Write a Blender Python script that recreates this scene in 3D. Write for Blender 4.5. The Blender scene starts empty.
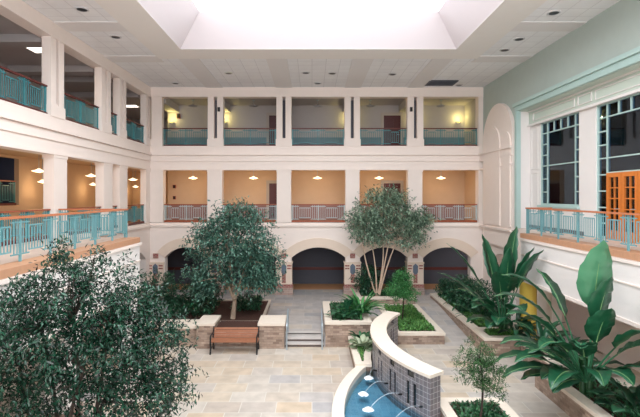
import bpy, math, random
import numpy as np
from mathutils import Vector, Matrix

random.seed(7)
rng = np.random.default_rng(7)
sc = bpy.context.scene
COL = sc.collection
ORD = ['first', 'second', 'third', 'fourth', 'fifth', 'sixth', 'seventh', 'eighth', 'ninth', 'tenth']

# ------------------------------------------------------------------ helpers
class MB:
    k = 0
    def __init__(s):
        s.v = []; s.f = []; s.uv = None
    def add(s, vs, fs):
        o = len(s.v)
        s.v.extend([tuple(p) for p in vs]); s.f.extend([tuple(i + o for i in f) for f in fs])
    def box(s, x0, x1, y0, y1, z0, z1):
        if x0 > x1: x0, x1 = x1, x0
        if y0 > y1: y0, y1 = y1, y0
        MB.k = (MB.k+1) % 13; e = MB.k*.0004
        x0 -= e; x1 += e; y0 -= e; y1 += e; z1 += e
        s.add([(x0,y0,z0),(x1,y0,z0),(x1,y1,z0),(x0,y1,z0),(x0,y0,z1),(x1,y0,z1),(x1,y1,z1),(x0,y1,z1)],
              [(3,2,1,0),(4,5,6,7),(0,1,5,4),(1,2,6,5),(2,3,7,6),(3,0,4,7)])
        return s
    def prism(s, poly, axis, a, b):
        """poly: 2D outline, extruded along axis ('x': poly=(y,z); 'y': poly=(x,z); 'z': poly=(x,y))"""
        def P(p, t):
            return {'x': (t, p[0], p[1]), 'y': (p[0], t, p[1]), 'z': (p[0], p[1], t)}[axis]
        n = len(poly)
        vs = [P(p, a) for p in poly] + [P(p, b) for p in poly]
        fs = [tuple(range(n))[::-1], tuple(range(n, 2*n))]
        fs += [(i, (i+1) % n, n + (i+1) % n, n + i) for i in range(n)]
        s.add(vs, fs); return s
    def ring(s, outer, inner, z0, z1):
        n = len(outer)
        vs = [(p[0],p[1],z0) for p in outer] + [(p[0],p[1],z0) for p in inner] + [(p[0],p[1],z1) for p in outer] + [(p[0],p[1],z1) for p in inner]
        fs = []
        for i in range(n):
            j = (i+1) % n
            fs += [(i, j, 2*n+j, 2*n+i), (n+j, n+i, 3*n+i, 3*n+j), (2*n+i, 2*n+j, 3*n+j, 3*n+i), (j, i, n+i, n+j)]
        s.add(vs, fs); return s
    def bar(s, a, b, w, h, up=(0,0,1)):
        a = Vector(a); b = Vector(b); d = (b-a).normalized(); up = Vector(up)
        if abs(d.dot(up)) > .99: up = Vector((0,1,0))
        sd = d.cross(up).normalized(); u = sd.cross(d).normalized()
        vs = []
        for p in (a, b):
            for i, j in ((-1,-1),(1,-1),(1,1),(-1,1)):
                vs.append(p + sd*(i*w/2) + u*(j*h/2))
        s.add(vs, [(3,2,1,0),(4,5,6,7),(0,1,5,4),(1,2,6,5),(2,3,7,6),(3,0,4,7)]); return s
    def tube(s, pts, rad, n=8, cap=True):
        pts = [Vector(p) for p in pts]
        if not hasattr(rad, '__len__'): rad = [rad]*len(pts)
        vs = []; fs = []
        ref = Vector((.31,.83,.1)).normalized()
        for i, p in enumerate(pts):
            d = (pts[min(i+1, len(pts)-1)] - pts[max(i-1, 0)]).normalized()
            r = ref if abs(d.dot(ref)) < .95 else Vector((1,0,0))
            a = d.cross(r).normalized(); b = d.cross(a)
            for k in range(n):
                t = 2*math.pi*k/n
                vs.append(p + a*(rad[i]*math.cos(t)) + b*(rad[i]*math.sin(t)))
        for i in range(len(pts)-1):
            for k in range(n):
                fs.append((i*n+k, i*n+(k+1)%n, (i+1)*n+(k+1)%n, (i+1)*n+k))
        if cap:
            fs.append(tuple(range(n))); fs.append(tuple(reversed(range((len(pts)-1)*n, len(pts)*n))))
        s.add(vs, fs); return s
    def lathe(s, cx, cy, prof, n=20):
        vs = []; fs = []
        for r, z in prof:
            for k in range(n):
                t = 2*math.pi*k/n
                vs.append((cx + r*math.cos(t), cy + r*math.sin(t), z))
        for i in range(len(prof)-1):
            for k in range(n):
                fs.append((i*n+k, i*n+(k+1)%n, (i+1)*n+(k+1)%n, (i+1)*n+k))
        s.add(vs, fs); return s
    def build(s, name, mat, parent=None, smooth=False):
        me = bpy.data.meshes.new(name)
        off = Vector((0,0,0))
        r = parent
        while r is not None:
            off += r.location; r = r.parent
        me.from_pydata([tuple(Vector(p)-off) for p in s.v], [], s.f)
        if smooth:
            me.polygons.foreach_set('use_smooth', [True]*len(me.polygons))
        if s.uv:
            l = me.uv_layers.new(name='UVMap')
            for lp in me.loops:
                l.data[lp.index].uv = s.uv[lp.vertex_index]
        me.update()
        o = bpy.data.objects.new(name, me)
        if mat: me.materials.append(mat)
        COL.objects.link(o)
        if parent: o.parent = parent
        return o

def tag(o, label, cat, group=None, kind=None):
    if label: o['label'] = label
    if cat: o['category'] = cat
    if group: o['group'] = group
    if kind: o['kind'] = kind
    return o

def thing(name, loc, label, cat, group=None):
    o = bpy.data.objects.new(name, None); COL.objects.link(o)
    o.empty_display_size = .2
    o.location = loc
    return tag(o, label, cat, group)

def struct(name, mb, mat, parent=None):
    o = mb.build(name, mat, parent)
    if parent is None: o['kind'] = 'structure'
    return o

def dup(root, loc, label, group=None):
    r = root.copy(); COL.objects.link(r); r.location = loc; r['label'] = label
    if group: r['group'] = group
    for ch in list(root.children):
        c = ch.copy(); COL.objects.link(c); c.parent = r
        for g in list(ch.children):
            d = g.copy(); COL.objects.link(d); d.parent = c
    return r

# ------------------------------------------------------------------ materials
def lin(c):
    return tuple(((x/255)/12.92 if x/255 <= .04045 else ((x/255+.055)/1.055)**2.4) for x in c) + (1,)

def nodes(name):
    m = bpy.data.materials.new(name); m.use_nodes = True
    nt = m.node_tree
    return m, nt, nt.nodes, nt.links, nt.nodes['Principled BSDF']

def mat(name, col, rough=.6, metal=0, noise=.06, nscale=3, bump=0, bscale=60, spec=.4):
    m, nt, N, L, b = nodes(name)
    b.inputs['Roughness'].default_value = rough; b.inputs['Metallic'].default_value = metal
    b.inputs['Specular IOR Level'].default_value = spec
    c = lin(col)
    geo = N.new('ShaderNodeNewGeometry')
    if noise:
        t = N.new('ShaderNodeTexNoise'); t.inputs['Scale'].default_value = nscale; t.inputs['Detail'].default_value = 5
        L.new(geo.outputs['Position'], t.inputs['Vector'])
        mx = N.new('ShaderNodeMixRGB'); mx.inputs['Color1'].default_value = tuple(x*(1-noise) for x in c[:3])+(1,)
        mx.inputs['Color2'].default_value = tuple(min(1, x*(1+noise)) for x in c[:3])+(1,)
        L.new(t.outputs['Fac'], mx.inputs['Fac']); L.new(mx.outputs['Color'], b.inputs['Base Color'])
    else:
        b.inputs['Base Color'].default_value = c
    if bump:
        t2 = N.new('ShaderNodeTexNoise'); t2.inputs['Scale'].default_value = bscale
        L.new(geo.outputs['Position'], t2.inputs['Vector'])
        bp = N.new('ShaderNodeBump'); bp.inputs['Strength'].default_value = bump; bp.inputs['Distance'].default_value = .02
        L.new(t2.outputs['Fac'], bp.inputs['Height']); L.new(bp.outputs['Normal'], b.inputs['Normal'])
    return m

def brickmat(name, cols, mortar, bw, bh, ms=.01, vertical=True, rough=.8, bump=.4, use_uv=False, offset=.5, nvar=.25, spec=.3, swap=False):
    """per-brick random colours picked from cols through a ramp"""
    m, nt, N, L, b = nodes(name)
    b.inputs['Roughness'].default_value = rough; b.inputs['Specular IOR Level'].default_value = spec
    cmb = N.new('ShaderNodeCombineXYZ')
    if use_uv:
        tc = N.new('ShaderNodeTexCoord'); vec = tc.outputs['UV']
    else:
        geo = N.new('ShaderNodeNewGeometry'); sp = N.new('ShaderNodeSeparateXYZ'); L.new(geo.outputs['Position'], sp.inputs[0])
        if vertical:
            ad = N.new('ShaderNodeMath'); ad.operation = 'ADD'
            L.new(sp.outputs['X'], ad.inputs[0]); L.new(sp.outputs['Y'], ad.inputs[1])
            L.new(ad.outputs[0], cmb.inputs['X']); L.new(sp.outputs['Z'], cmb.inputs['Y'])
        elif swap:
            L.new(sp.outputs['Y'], cmb.inputs['X']); L.new(sp.outputs['X'], cmb.inputs['Y'])
        else:
            L.new(sp.outputs['X'], cmb.inputs['X']); L.new(sp.outputs['Y'], cmb.inputs['Y'])
        vec = cmb.outputs[0]
    bt = N.new('ShaderNodeTexBrick')
    bt.inputs['Color1'].default_value = (0,0,0,1); bt.inputs['Color2'].default_value = (1,1,1,1); bt.inputs['Mortar'].default_value = (.5,.5,.5,1)
    bt.inputs['Scale'].default_value = 1; bt.inputs['Brick Width'].default_value = bw; bt.inputs['Row Height'].default_value = bh
    bt.inputs['Mortar Size'].default_value = ms; bt.inputs['Mortar Smooth'].default_value = .1; bt.offset = offset
    L.new(vec, bt.inputs['Vector'])
    rp = N.new('ShaderNodeValToRGB'); rp.color_ramp.interpolation = 'LINEAR'
    els = rp.color_ramp.elements
    els[0].color = lin(cols[0]); els[1].color = lin(cols[-1])
    for i, c in enumerate(cols[1:-1]):
        e = els.new((i+1)/(len(cols)-1)); e.color = lin(c)
    L.new(bt.outputs['Color'], rp.inputs[0])
    ns = N.new('ShaderNodeTexNoise'); ns.inputs['Scale'].default_value = 2.5; ns.inputs['Detail'].default_value = 8
    L.new(vec, ns.inputs['Vector'])
    mr = N.new('ShaderNodeMapRange'); mr.inputs['From Min'].default_value = .3; mr.inputs['From Max'].default_value = .7
    mr.inputs['To Min'].default_value = 1-nvar; mr.inputs['To Max'].default_value = 1+nvar*.5
    L.new(ns.outputs['Fac'], mr.inputs['Value'])
    mu = N.new('ShaderNodeMixRGB'); mu.blend_type = 'MULTIPLY'; mu.inputs['Fac'].default_value = 1
    L.new(rp.outputs['Color'], mu.inputs['Color1']); L.new(mr.outputs[0], mu.inputs['Color2'])
    mx = N.new('ShaderNodeMixRGB'); L.new(bt.outputs['Fac'], mx.inputs['Fac']); L.new(mu.outputs['Color'], mx.inputs['Color1'])
    mx.inputs['Color2'].default_value = lin(mortar)
    L.new(mx.outputs['Color'], b.inputs['Base Color'])
    if bump:
        n2 = N.new('ShaderNodeTexNoise'); n2.inputs['Scale'].default_value = 25; L.new(vec, n2.inputs['Vector'])
        sb = N.new('ShaderNodeMath'); sb.operation = 'SUBTRACT'; L.new(n2.outputs['Fac'], sb.inputs[0]); L.new(bt.outputs['Fac'], sb.inputs[1])
        bp = N.new('ShaderNodeBump'); bp.inputs['Strength'].default_value = bump; bp.inputs['Distance'].default_value = .02
        L.new(sb.outputs[0], bp.inputs['Height']); L.new(bp.outputs['Normal'], b.inputs['Normal'])
    return m

def leafmat(name, dark, light, rough=.35, trans=.15):
    m, nt, N, L, b = nodes(name)
    geo = N.new('ShaderNodeNewGeometry')
    rp = N.new('ShaderNodeValToRGB'); rp.color_ramp.elements[0].color = lin(dark); rp.color_ramp.elements[1].color = lin(light)
    L.new(geo.outputs['Random Per Island'], rp.inputs[0])
    L.new(rp.outputs['Color'], b.inputs['Base Color'])
    b.inputs['Roughness'].default_value = rough; b.inputs['Specular IOR Level'].default_value = .6
    tr = N.new('ShaderNodeBsdfTranslucent'); L.new(rp.outputs['Color'], tr.inputs['Color'])
    mx = N.new('ShaderNodeMixShader'); mx.inputs[0].default_value = trans
    L.new(b.outputs[0], mx.inputs[1]); L.new(tr.outputs[0], mx.inputs[2])
    L.new(mx.outputs[0], N['Material Output'].inputs['Surface'])
    return m

def emis(name, col, s):
    m, nt, N, L, b = nodes(name)
    b.inputs['Base Color'].default_value = lin(col)
    b.inputs['Emission Color'].default_value = lin(col); b.inputs['Emission Strength'].default_value = s
    return m

def glassmat(name, tint, rough=.03, fac=.85):
    m, nt, N, L, b = nodes(name)
    N.remove(b)
    t = N.new('ShaderNodeBsdfTransparent'); t.inputs[0].default_value = lin(tint)
    g = N.new('ShaderNodeBsdfGlossy'); g.inputs['Roughness'].default_value = rough; g.inputs['Color'].default_value = (.70,.84,1,1)
    fr = N.new('ShaderNodeFresnel'); fr.inputs['IOR'].default_value = 1.65
    mx = N.new('ShaderNodeMixShader'); L.new(fr.outputs[0], mx.inputs[0]); L.new(t.outputs[0], mx.inputs[1]); L.new(g.outputs[0], mx.inputs[2])
    L.new(mx.outputs[0], N['Material Output'].inputs['Surface'])
    return m

M = {}
M['cream'] = mat('cream_plaster', (238,226,219), .7, noise=.03, bump=.05)
M['pier'] = mat('column_plaster', (236,224,217), .7, noise=.03)
M['tan_arch'] = mat('tan_arch_plaster', (228,210,194), .75, noise=.04)
M['white'] = mat('white_plaster', (228,224,222), .75, noise=.02)
M['ochre'] = mat('ochre_wall', (204,176,148), .75, noise=.05)
M['beige'] = mat('beige_wall', (178,172,172), .75, noise=.05)
M['sage'] = mat('sage_green_wall', (176,189,184), .7, noise=.05)
M['pale_teal'] = mat('pale_teal_trim', (174,200,196), .5, noise=.03)
M['panel'] = mat('pale_frieze', (194,206,196), .55, noise=.03)
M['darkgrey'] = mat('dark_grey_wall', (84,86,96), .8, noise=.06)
M['roomdark'] = mat('dark_room', (62,70,96), .8, noise=.2, nscale=1.2)  # blue in the dark walls stands in for reflections on the windows
M['wood'] = mat('handrail_wood', (150,82,58), .4, noise=.25, nscale=14)
M['wood_rail'] = mat('terrace_rail_wood', (186,116,82), .4, noise=.2, nscale=14)
M['wood_lt'] = mat('light_wood_fascia', (190,144,114), .5, noise=.15, nscale=9)
M['wood_dk'] = mat('dark_red_wood', (96,44,40), .5, noise=.2, nscale=12)
M['door'] = mat('dark_door_wood', (84,40,44), .45, noise=.2, nscale=9)
M['casing'] = mat('door_casing', (178,168,160), .6, noise=.03)
M['orange_wood'] = mat('orange_door_wood', (205,118,50), .4, noise=.15, nscale=10)
M['teal'] = mat('teal_metal', (66,134,142), .4, noise=.05, spec=.5)
M['teal_lt'] = mat('pale_teal_metal', (108,158,165), .4, noise=.05, spec=.5)
M['teal_pk'] = mat('grey_teal_metal', (184,202,206), .4, noise=.05, spec=.5)
M['black'] = mat('black_iron', (28,28,30), .45, noise=.1)
M['metal'] = mat('pale_metal', (176,190,200), .3, metal=.6, noise=.04)
M['coping'] = mat('limestone_coping', (226,214,200), .75, noise=.08, nscale=8, bump=.1)
M['stone'] = brickmat('split_face_stone', [(140,118,106),(172,150,134),(188,166,150),(158,136,122)], (150,132,120), .22, .085, .007, bump=.9, nvar=.3)
M['brick'] = brickmat('red_brick', [(140,72,70),(160,88,84),(150,80,78)], (196,170,158), .2, .075, .01, bump=.3)
M['pinkstone'] = brickmat('pink_grey_stone', [(176,150,140),(194,170,158),(160,138,132)], (190,176,168), .3, .12, .008, bump=.4)
M['bluetile'] = mat('blue_grey_tile', (98,110,128), .5, noise=.1)
M['paving'] = brickmat('flagstone_paving', [(176,174,176),(202,188,170),(192,186,180),(200,182,160),(184,174,166),(204,196,186)], (204,200,192), .95, .62, .012, vertical=False, rough=.62, bump=.15, nvar=.16, offset=.37, spec=.35)
M['paving_up'] = brickmat('grey_flagstone', [(160,160,164),(186,180,176),(172,170,172),(196,184,170)], (190,186,182), .95, .62, .012, vertical=False, rough=.6, bump=.15, nvar=.16, offset=.37, spec=.35)
M['arcfloor'] = mat('arcade_floor', (190,140,100), .5, noise=.12)
M['terrfloor'] = mat('terrace_floor', (214,196,184), .6, noise=.06)
M['carpet'] = mat('gallery_floor', (140,112,100), .9, noise=.1)
M['tiles'] = brickmat('ceiling_tile', [(234,235,238),(239,240,242),(236,237,240)], (208,208,212), .61, .61, .010, vertical=False, rough=.9, bump=.0, nvar=.03, offset=0, spec=.1)
M['ceil'] = mat('ceiling_plaster', (236,233,230), .85, noise=.015)
M['mulch'] = mat('mulch', (74,48,40), .95, noise=.4, nscale=25, bump=1, bscale=40)
M['bark'] = mat('pale_bark', (158,140,122), .8, noise=.25, nscale=14, bump=.4)
M['bark_dk'] = mat('dark_bark', (58,48,42), .85, noise=.3, nscale=14, bump=.4)
M['ftile'] = brickmat('grey_mosaic_tile', [(108,103,106),(126,119,122),(116,111,116),(101,99,104)], (190,186,188), .135, .135, .005, rough=.3, bump=.15, use_uv=True, offset=0, nvar=.1, spec=.5)
M['pooltile'] = brickmat('blue_pool_tile', [(104,152,174),(118,164,184),(96,144,168)], (130,170,188), .2, .2, .006, vertical=False, rough=.4, bump=.0, offset=0, nvar=.12)
M['darkglass'] = mat('dark_slot_glass', (16,24,28), .12, noise=0, spec=.6)
M['glass'] = glassmat('window_glass', (214,222,226))
m, nt, N, L, b = nodes('rooflight_glass')
N.remove(b)
t = N.new('ShaderNodeBsdfTransparent'); g = N.new('ShaderNodeBsdfGlossy'); g.inputs['Roughness'].default_value = .2
mx = N.new('ShaderNodeMixShader'); mx.inputs[0].default_value = .04
L.new(t.outputs[0], mx.inputs[1]); L.new(g.outputs[0], mx.inputs[2]); L.new(mx.outputs[0], N['Material Output'].inputs['Surface'])
M['roofglass'] = m
M['lampglass'] = emis('lit_pendant_shade', (255,236,200), 1.7)
M['shade_off'] = mat('unlit_pendant_shade', (150,150,156), .4, noise=.02)
M['sconce'] = emis('lit_sconce_bowl', (250,236,150), .7)
M['panel_light'] = emis('lit_ceiling_panel', (255,246,230), 4)
M['dl_trim'] = mat('downlight_trim', (206,206,208), .4, noise=0)
M['dl_in'] = mat('downlight_baffle', (56,56,62), .3, metal=.5, noise=0)
M['vent'] = mat('vent_grey', (74,80,92), .5, noise=.05)
M['yellow'] = mat('yellow_plaster', (240,206,96), .6, noise=.04)
M['benchwood'] = mat('bench_slat_wood', (158,106,80), .45, noise=.2, nscale=8)
M['foam'] = mat('white_foam', (235,242,246), .5, noise=.05, bump=.6, bscale=30)
M['red'] = mat('alarm_red', (150,40,40), .4, noise=0)
M['signdark'] = mat('dark_plastic', (36,34,38), .4, noise=0)
L_FICUS = leafmat('ficus_leaf', (3,21,14), (40,88,66), .26, .1)
L_GREY = leafmat('grey_green_leaf', (18,56,46), (104,150,132), .35, .15)
L_OLIVE = leafmat('olive_green_leaf', (54,88,72), (158,184,158), .4, .15)
L_BRIGHT = leafmat('bright_leaf', (26,92,44), (92,166,96), .4, .25)
L_TOPI = leafmat('topiary_leaf', (10,50,24), (62,116,56), .4, .2)
L_COVER = leafmat('ground_cover_leaf', (38,104,42), (122,176,94), .45, .2)
L_DARK = leafmat('dark_shrub_leaf', (9,44,28), (54,110,78), .32, .1)
L_DCOV = leafmat('dark_cover_leaf', (14,60,34), (66,124,80), .4, .15)
L_BIRD = leafmat('broad_leaf', (20,80,54), (76,144,104), .28, .2)
L_PALE = leafmat('pale_hosta_leaf', (120,150,110), (206,216,186), .45, .2)
L_HUGE = leafmat('pale_broad_leaf', (84,150,112), (104,168,130), .3, .25)
L_RIB = leafmat('pale_midrib', (120,166,110), (140,182,124), .4, .1)
L_BASE = leafmat('stem_green', (30,74,40), (60,108,60), .5, .1)

# water
m, nt, N, L, b = nodes('pool_water')
N.remove(b)
geo = N.new('ShaderNodeNewGeometry'); tx = N.new('ShaderNodeTexNoise'); tx.inputs['Scale'].default_value = 5; L.new(geo.outputs['Position'], tx.inputs['Vector'])
bp = N.new('ShaderNodeBump'); bp.inputs['Strength'].default_value = .35; bp.inputs['Distance'].default_value = .03; L.new(tx.outputs['Fac'], bp.inputs['Height'])
t = N.new('ShaderNodeBsdfTransparent'); t.inputs[0].default_value = (.72,.86,.92,1)
g = N.new('ShaderNodeBsdfGlossy'); g.inputs['Roughness'].default_value = .06; L.new(bp.outputs[0], g.inputs['Normal'])
fr = N.new('ShaderNodeFresnel'); fr.inputs['IOR'].default_value = 1.33; L.new(bp.outputs[0], fr.inputs['Normal'])
mx = N.new('ShaderNodeMixShader'); L.new(fr.outputs[0], mx.inputs[0]); L.new(t.outputs[0], mx.inputs[1]); L.new(g.outputs[0], mx.inputs[2])
L.new(mx.outputs[0], N['Material Output'].inputs['Surface'])
M['water'] = m
m, nt, N, L, b = nodes('water_stream')
b.inputs['Base Color'].default_value = lin((226,238,244)); b.inputs['Roughness'].default_value = .2
t = N.new('ShaderNodeBsdfTransparent'); mx = N.new('ShaderNodeMixShader'); mx.inputs[0].default_value = .45
L.new(t.outputs[0], mx.inputs[1]); L.new(b.outputs[0], mx.inputs[2]); L.new(mx.outputs[0], N['Material Output'].inputs['Surface'])
M['stream'] = m

# ------------------------------------------------------------------ dimensions (metres)
XL, XR, YB = -8.6, 9.1, 24.25          # faces of side gallery wall, green wall, far wall
YC = 27.2                               # back of the far corridors
XG = -12.6                              # back of the side galleries
Z2, Z3 = 4.2, 8.24                      # gallery floors
T2, T3 = 6.98, 10.87                    # tops of gallery openings
ZC = 11.37                              # atrium ceiling
ZU = .36                                # upper paving
S = 18.8                                # photo scale at the far wall, px per metre
def bx(px): return (px-312)/S

# ------------------------------------------------------------------ floors, ceilings
struct('floor', MB().box(-12.6, 10.5, -5.0, 17.5, -.2, 0), M['paving'])
u = MB()
u.box(-12.6, -1.0, 16.95, 25.55, 0, ZU); u.box(-1.0, .45, 17.42, 25.55, 0, ZU); u.box(.45, 3.1, 16.95, 25.55, 0, ZU); u.box(3.1, 5.0, 21.72, 25.55, 0, ZU); u.box(5.0, 10.5, 22.0, 25.55, 0, ZU)
u.prism([(17.0, 0), (22.0, 0), (22.0, ZU)], 'x', 5.0, 10.5)
struct('floor_upper', u, M['paving_up'])
struct('floor_arcade', MB().box(-12.6, 10.5, 25.55, 32, 0, ZU), M['arcfloor'])
struct('floor_base', MB().box(-12.8, 13.2, -5.2, 32.2, -.4, -.2), M['darkgrey'])
# gallery slabs (floor of one level, ceiling of the one below)
s2 = MB(); s2.box(XG, XL-.2, -5.0, 32, 3.6, Z2); s2.box(XL-.2, XR, YB+.2, YC, 3.6, Z2); s2.box(XL-.2, XL, YB+.2, 32, 3.6, Z2)
struct('floor_middle_gallery', s2, M['carpet'])
s3 = MB(); s3.box(XG, XL-.2, -5.0, 32, 7.5, Z3); s3.box(XL-.2, XR, YB+.2, YC, 7.5, Z3)
struct('floor_upper_gallery', s3, M['carpet'])
c2 = MB(); c2.box(XG, XL-.2, -5.0, 32, 7.3, 7.5); c2.box(XL-.2, XR, YB+.2, YC, 7.3, 7.5)
struct('ceiling_middle_gallery', c2, M['ochre'])
c3 = MB(); c3.box(XG, XL-.2, -5.0, 32, 11.0, 11.5); c3.box(XL-.2, XR, YB+.2, YC, 11.0, 11.5)
struct('ceiling_upper_gallery', c3, M['beige'])
# atrium ceiling with the skylight hole
KX0, KX1, KY0, KY1 = -5.1, 5.6, -2.5, 17.7
UX0, UX1, UY0, UY1, UZ = -4.13, 4.63, -1.5, 16.75, 12.38
ce = MB()
ce.box(XL-.2, KX0, -5.0, YB+.2, ZC, ZC+.25); ce.box(KX1, XR+.5, -5.0, YB+.2, ZC, ZC+.25)
ce.box(KX0, KX1, KY1, YB+.2, ZC, ZC+.25); ce.box(KX0, KX1, -5.0, KY0, ZC, ZC+.25)
struct('ceiling', ce, M['tiles'])
sl = MB()
lo = [(KX0,KY0),(KX1,KY0),(KX1,KY1),(KX0,KY1)]; up = [(UX0,UY0),(UX1,UY0),(UX1,UY1),(UX0,UY1)]
lo2 = [(KX0-.3,KY0-.3),(KX1+.3,KY0-.3),(KX1+.3,KY1+.3),(KX0-.3,KY1+.3)]; up2 = [(UX0-.3,UY0-.3),(UX1+.3,UY0-.3),(UX1+.3,UY1+.3),(UX0-.3,UY1+.3)]
for i in range(4):
    j = (i+1) % 4
    v = [(*lo[i],ZC-.06),(*lo[j],ZC-.06),(*up[j],UZ),(*up[i],UZ),(*lo2[i],ZC+.2),(*lo2[j],ZC+.2),(*up2[j],UZ+.2),(*up2[i],UZ+.2)]
    sl.add(v, [(0,1,2,3),(7,6,5,4),(0,4,5,1),(3,2,6,7)])
struct('trim_skylight', sl, mat('skylight_reveal', (222,214,218), .85, noise=.01))
# glazed rooflight over the hole
sky = MB(); sky.box(UX0-.1, UX1+.1, UY0-.1, UY1+.1, UZ+.22, UZ+.24)
w = struct('window_roof', sky, M['roofglass'])
# plain border round the skylight, ceiling ribs over the columns, step beam along the walls
bd = MB()
bd.ring([(KX0-1.25,KY0-1.25),(KX1+1.25,KY0-1.25),(KX1+1.25,KY1+1.25),(KX0-1.25,KY1+1.25)], lo, ZC-.07, ZC+.02)
struct('trim_1', bd, M['ceil'])
rb = MB()
FARX = [bx(214.7), bx(284), bx(352.5), bx(415)]
for x in FARX: rb.box(x-.43, x+.43, KY1+1.25, YB, ZC-.03, ZC+.02)
SIDEY = [15.5, 19.17, 20.8]
for y in (8.2, 11.8, 15.5, 19.17): rb.box(XL, KX0-1.25, y-.42, y+.42, ZC-.025, ZC+.02)
for y in (8.2, 11.8, 15.5, 19.17): rb.box(KX1+1.25, XR, y-.42, y+.42, ZC-.025, ZC+.02)
struct('trim_2', rb, mat('ceiling_rib', (226,224,224), .85, noise=.01))

# ------------------------------------------------------------------ far wall with the arcade
ARCH = [(bx(165), bx(206.5)), (bx(223), bx(276.5)), (bx(291.5), bx(345.5)), (bx(360), bx(407.5)), (bx(423), bx(470.5))]
def arch_pts(a, b, zs, rise, n=14):
    c = (a+b)/2; h = (b-a)/2; R = (h*h+rise*rise)/(2*rise); zc = zs+rise-R
    t0 = math.asin(h/R)
    return [(c+R*math.sin(-t0+2*t0*i/n), zc+R*math.cos(-t0+2*t0*i/n)) for i in range(n+1)]
ZS, RISE = 2.32, .55
poly = [(XL, Z2-.02), (XL, 0)]
for a, b2 in ARCH:
    poly += [(a, 0)] + arch_pts(a, b2, ZS, RISE) + [(b2, 0)]
poly += [(XR, 0), (XR, Z2-.02)]
wb = MB().prism(poly[::-1], 'y', YB, YB+.45)
wb.box(XL, XR, YB, YB+.45, T2, Z3+.02)
wb.box(XL, XR, YB-.04, YB+.45, T3, ZC+.1)
wb.box(bx(478.5), XR+.1, YB-.008, YB+.45, Z2-.03, T3+.01)
wb.box(XL-.1, bx(163), YB+.02, YB+.45, Z2-.02, T3) if False else None
struct('wall_back', wb, M['cream'])
# tan arch bands, each its own band
for k, (a, b2) in enumerate(ARCH):
    inn = arch_pts(a, b2, ZS, RISE, 20); 
    h = (b2-a)/2; c = (a+b2)/2; R = (h*h+RISE*RISE)/(2*RISE); zc = ZS+RISE-R
    lim = h+.40
    t1 = math.asin(min(.98, lim/(R+.5)))
    out = [(c+(R+.5)*math.sin(-t1+2*t1*i/20), zc+(R+.5)*math.cos(-t1+2*t1*i/20)) for i in range(21)]
    ab = MB()
    n = 21
    vs = [(p[0], YB-.05, p[1]) for p in inn] + [(p[0], YB-.05, p[1]) for p in out] + [(p[0], YB+.0, p[1]) for p in inn] + [(p[0], YB+.0, p[1]) for p in out]
    fs = []
    for i in range(20):
        fs += [(i, i+1, n+i+1, n+i), (n+i, n+i+1, 3*n+i+1, 3*n+i), (2*n+i, 2*n+i+1, i+1, i)]
    fs += [(0, n, 3*n, 2*n), (20, 2*n+20, 3*n+20, n+20)]
    ab.add(vs, fs)
    struct('trim_arch_%d' % (k+1), ab, M['tan_arch'])

# ------------------------------------------------------------------ side gallery wall
poly = [(-5.0, Z2-.02), (-5.0, 0)]
for a, b2 in [(16.9, 19.9), (20.8, 23.6)]:
    poly += [(a, 0)] + arch_pts(a, b2, ZS, RISE) + [(b2, 0)]
poly += [(YB, 0), (YB, Z2-.02)]
wl = MB().prism(poly, 'x', XL-.45, XL)
wl.box(XL-.45, XL, -5.0, YB, T2, Z3+.02)
wl.box(XL-.45, XL+.04, -5.0, YB, T3, ZC+.1)
wl.box(XL-.45, XL, -5.0, 6.0, Z2, T3)
struct('wall_left', wl, M['cream'])
# string courses that run round the atrium
def course(name, z0, z1, out, m=M['cream']):
    t = MB()
    t.box(XL, XL+out, -5.0, YB-out, z0, z1)
    t.box(XL, XR-.0, YB-out, YB, z0, z1)
    t.box(XR-out-.16, XR, 20.35, YB-out, z0, z1)
    struct(name, t, m)
course('trim_3', 7.44, 7.50, .06); course('trim_4', 7.50, 7.74, .04); course('trim_5', 7.76, 7.84, .13)
course('trim_6', 3.98, 4.08, .10); course('trim_7', T2, T2+.08, .05)
# enclosing walls of the galleries
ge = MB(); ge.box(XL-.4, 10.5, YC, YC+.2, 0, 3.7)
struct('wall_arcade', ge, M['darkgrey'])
struct('trim_8', MB().box(XL, 10.4, YC-.04, YC, 1.2, 1.36), M['wood_dk'])
g2 = MB(); g2.box(XL, 10.5, YC, YC+.2, Z2, 7.5); g2.box(XG-.2, XG, -5.0, 14.6, Z2, 7.5); g2.box(XG-.2, XG, 19.6, 32, Z2, 7.5)
g2.box(XG-.2, XG, 14.6, 19.6, Z2, 5.2); g2.box(XG-.2, XG, 14.6, 19.6, 7.2, 7.5)
g2.box(XL, XL+.2, YC, 32, Z2, 7.5); g2.box(XG, XL+.2, 32, 32.2, Z2, 7.5)
g2.box(XR, XR+.2, YB+.4, YC+.1, Z2, 7.5)
struct('wall_middle_gallery', g2, M['ochre'])
g3 = MB(); g3.box(XL, 10.5, YC, YC+.2, Z3, 11.4); g3.box(XG-.2, XG, -5.0, 32, Z3, 11.4)
g3.box(XL, XL+.2, YC, 32, Z3, 11.4); g3.box(XG, XL+.2, 32, 32.2, Z3, 11.4)
g3.box(XR, XR+.2, YB+.4, YC+.1, Z3, 11.4)
struct('wall_upper_gallery', g3, M['beige'])
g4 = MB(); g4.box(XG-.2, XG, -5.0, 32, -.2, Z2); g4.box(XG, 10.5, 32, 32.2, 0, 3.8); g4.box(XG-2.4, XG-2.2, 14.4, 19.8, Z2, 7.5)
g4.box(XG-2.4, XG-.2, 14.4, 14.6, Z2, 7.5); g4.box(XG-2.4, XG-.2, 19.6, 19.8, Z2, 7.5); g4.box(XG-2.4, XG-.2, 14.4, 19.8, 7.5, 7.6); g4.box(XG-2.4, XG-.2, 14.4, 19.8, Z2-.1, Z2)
struct('wall_stairwell', g4, M['roomdark'])
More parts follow.
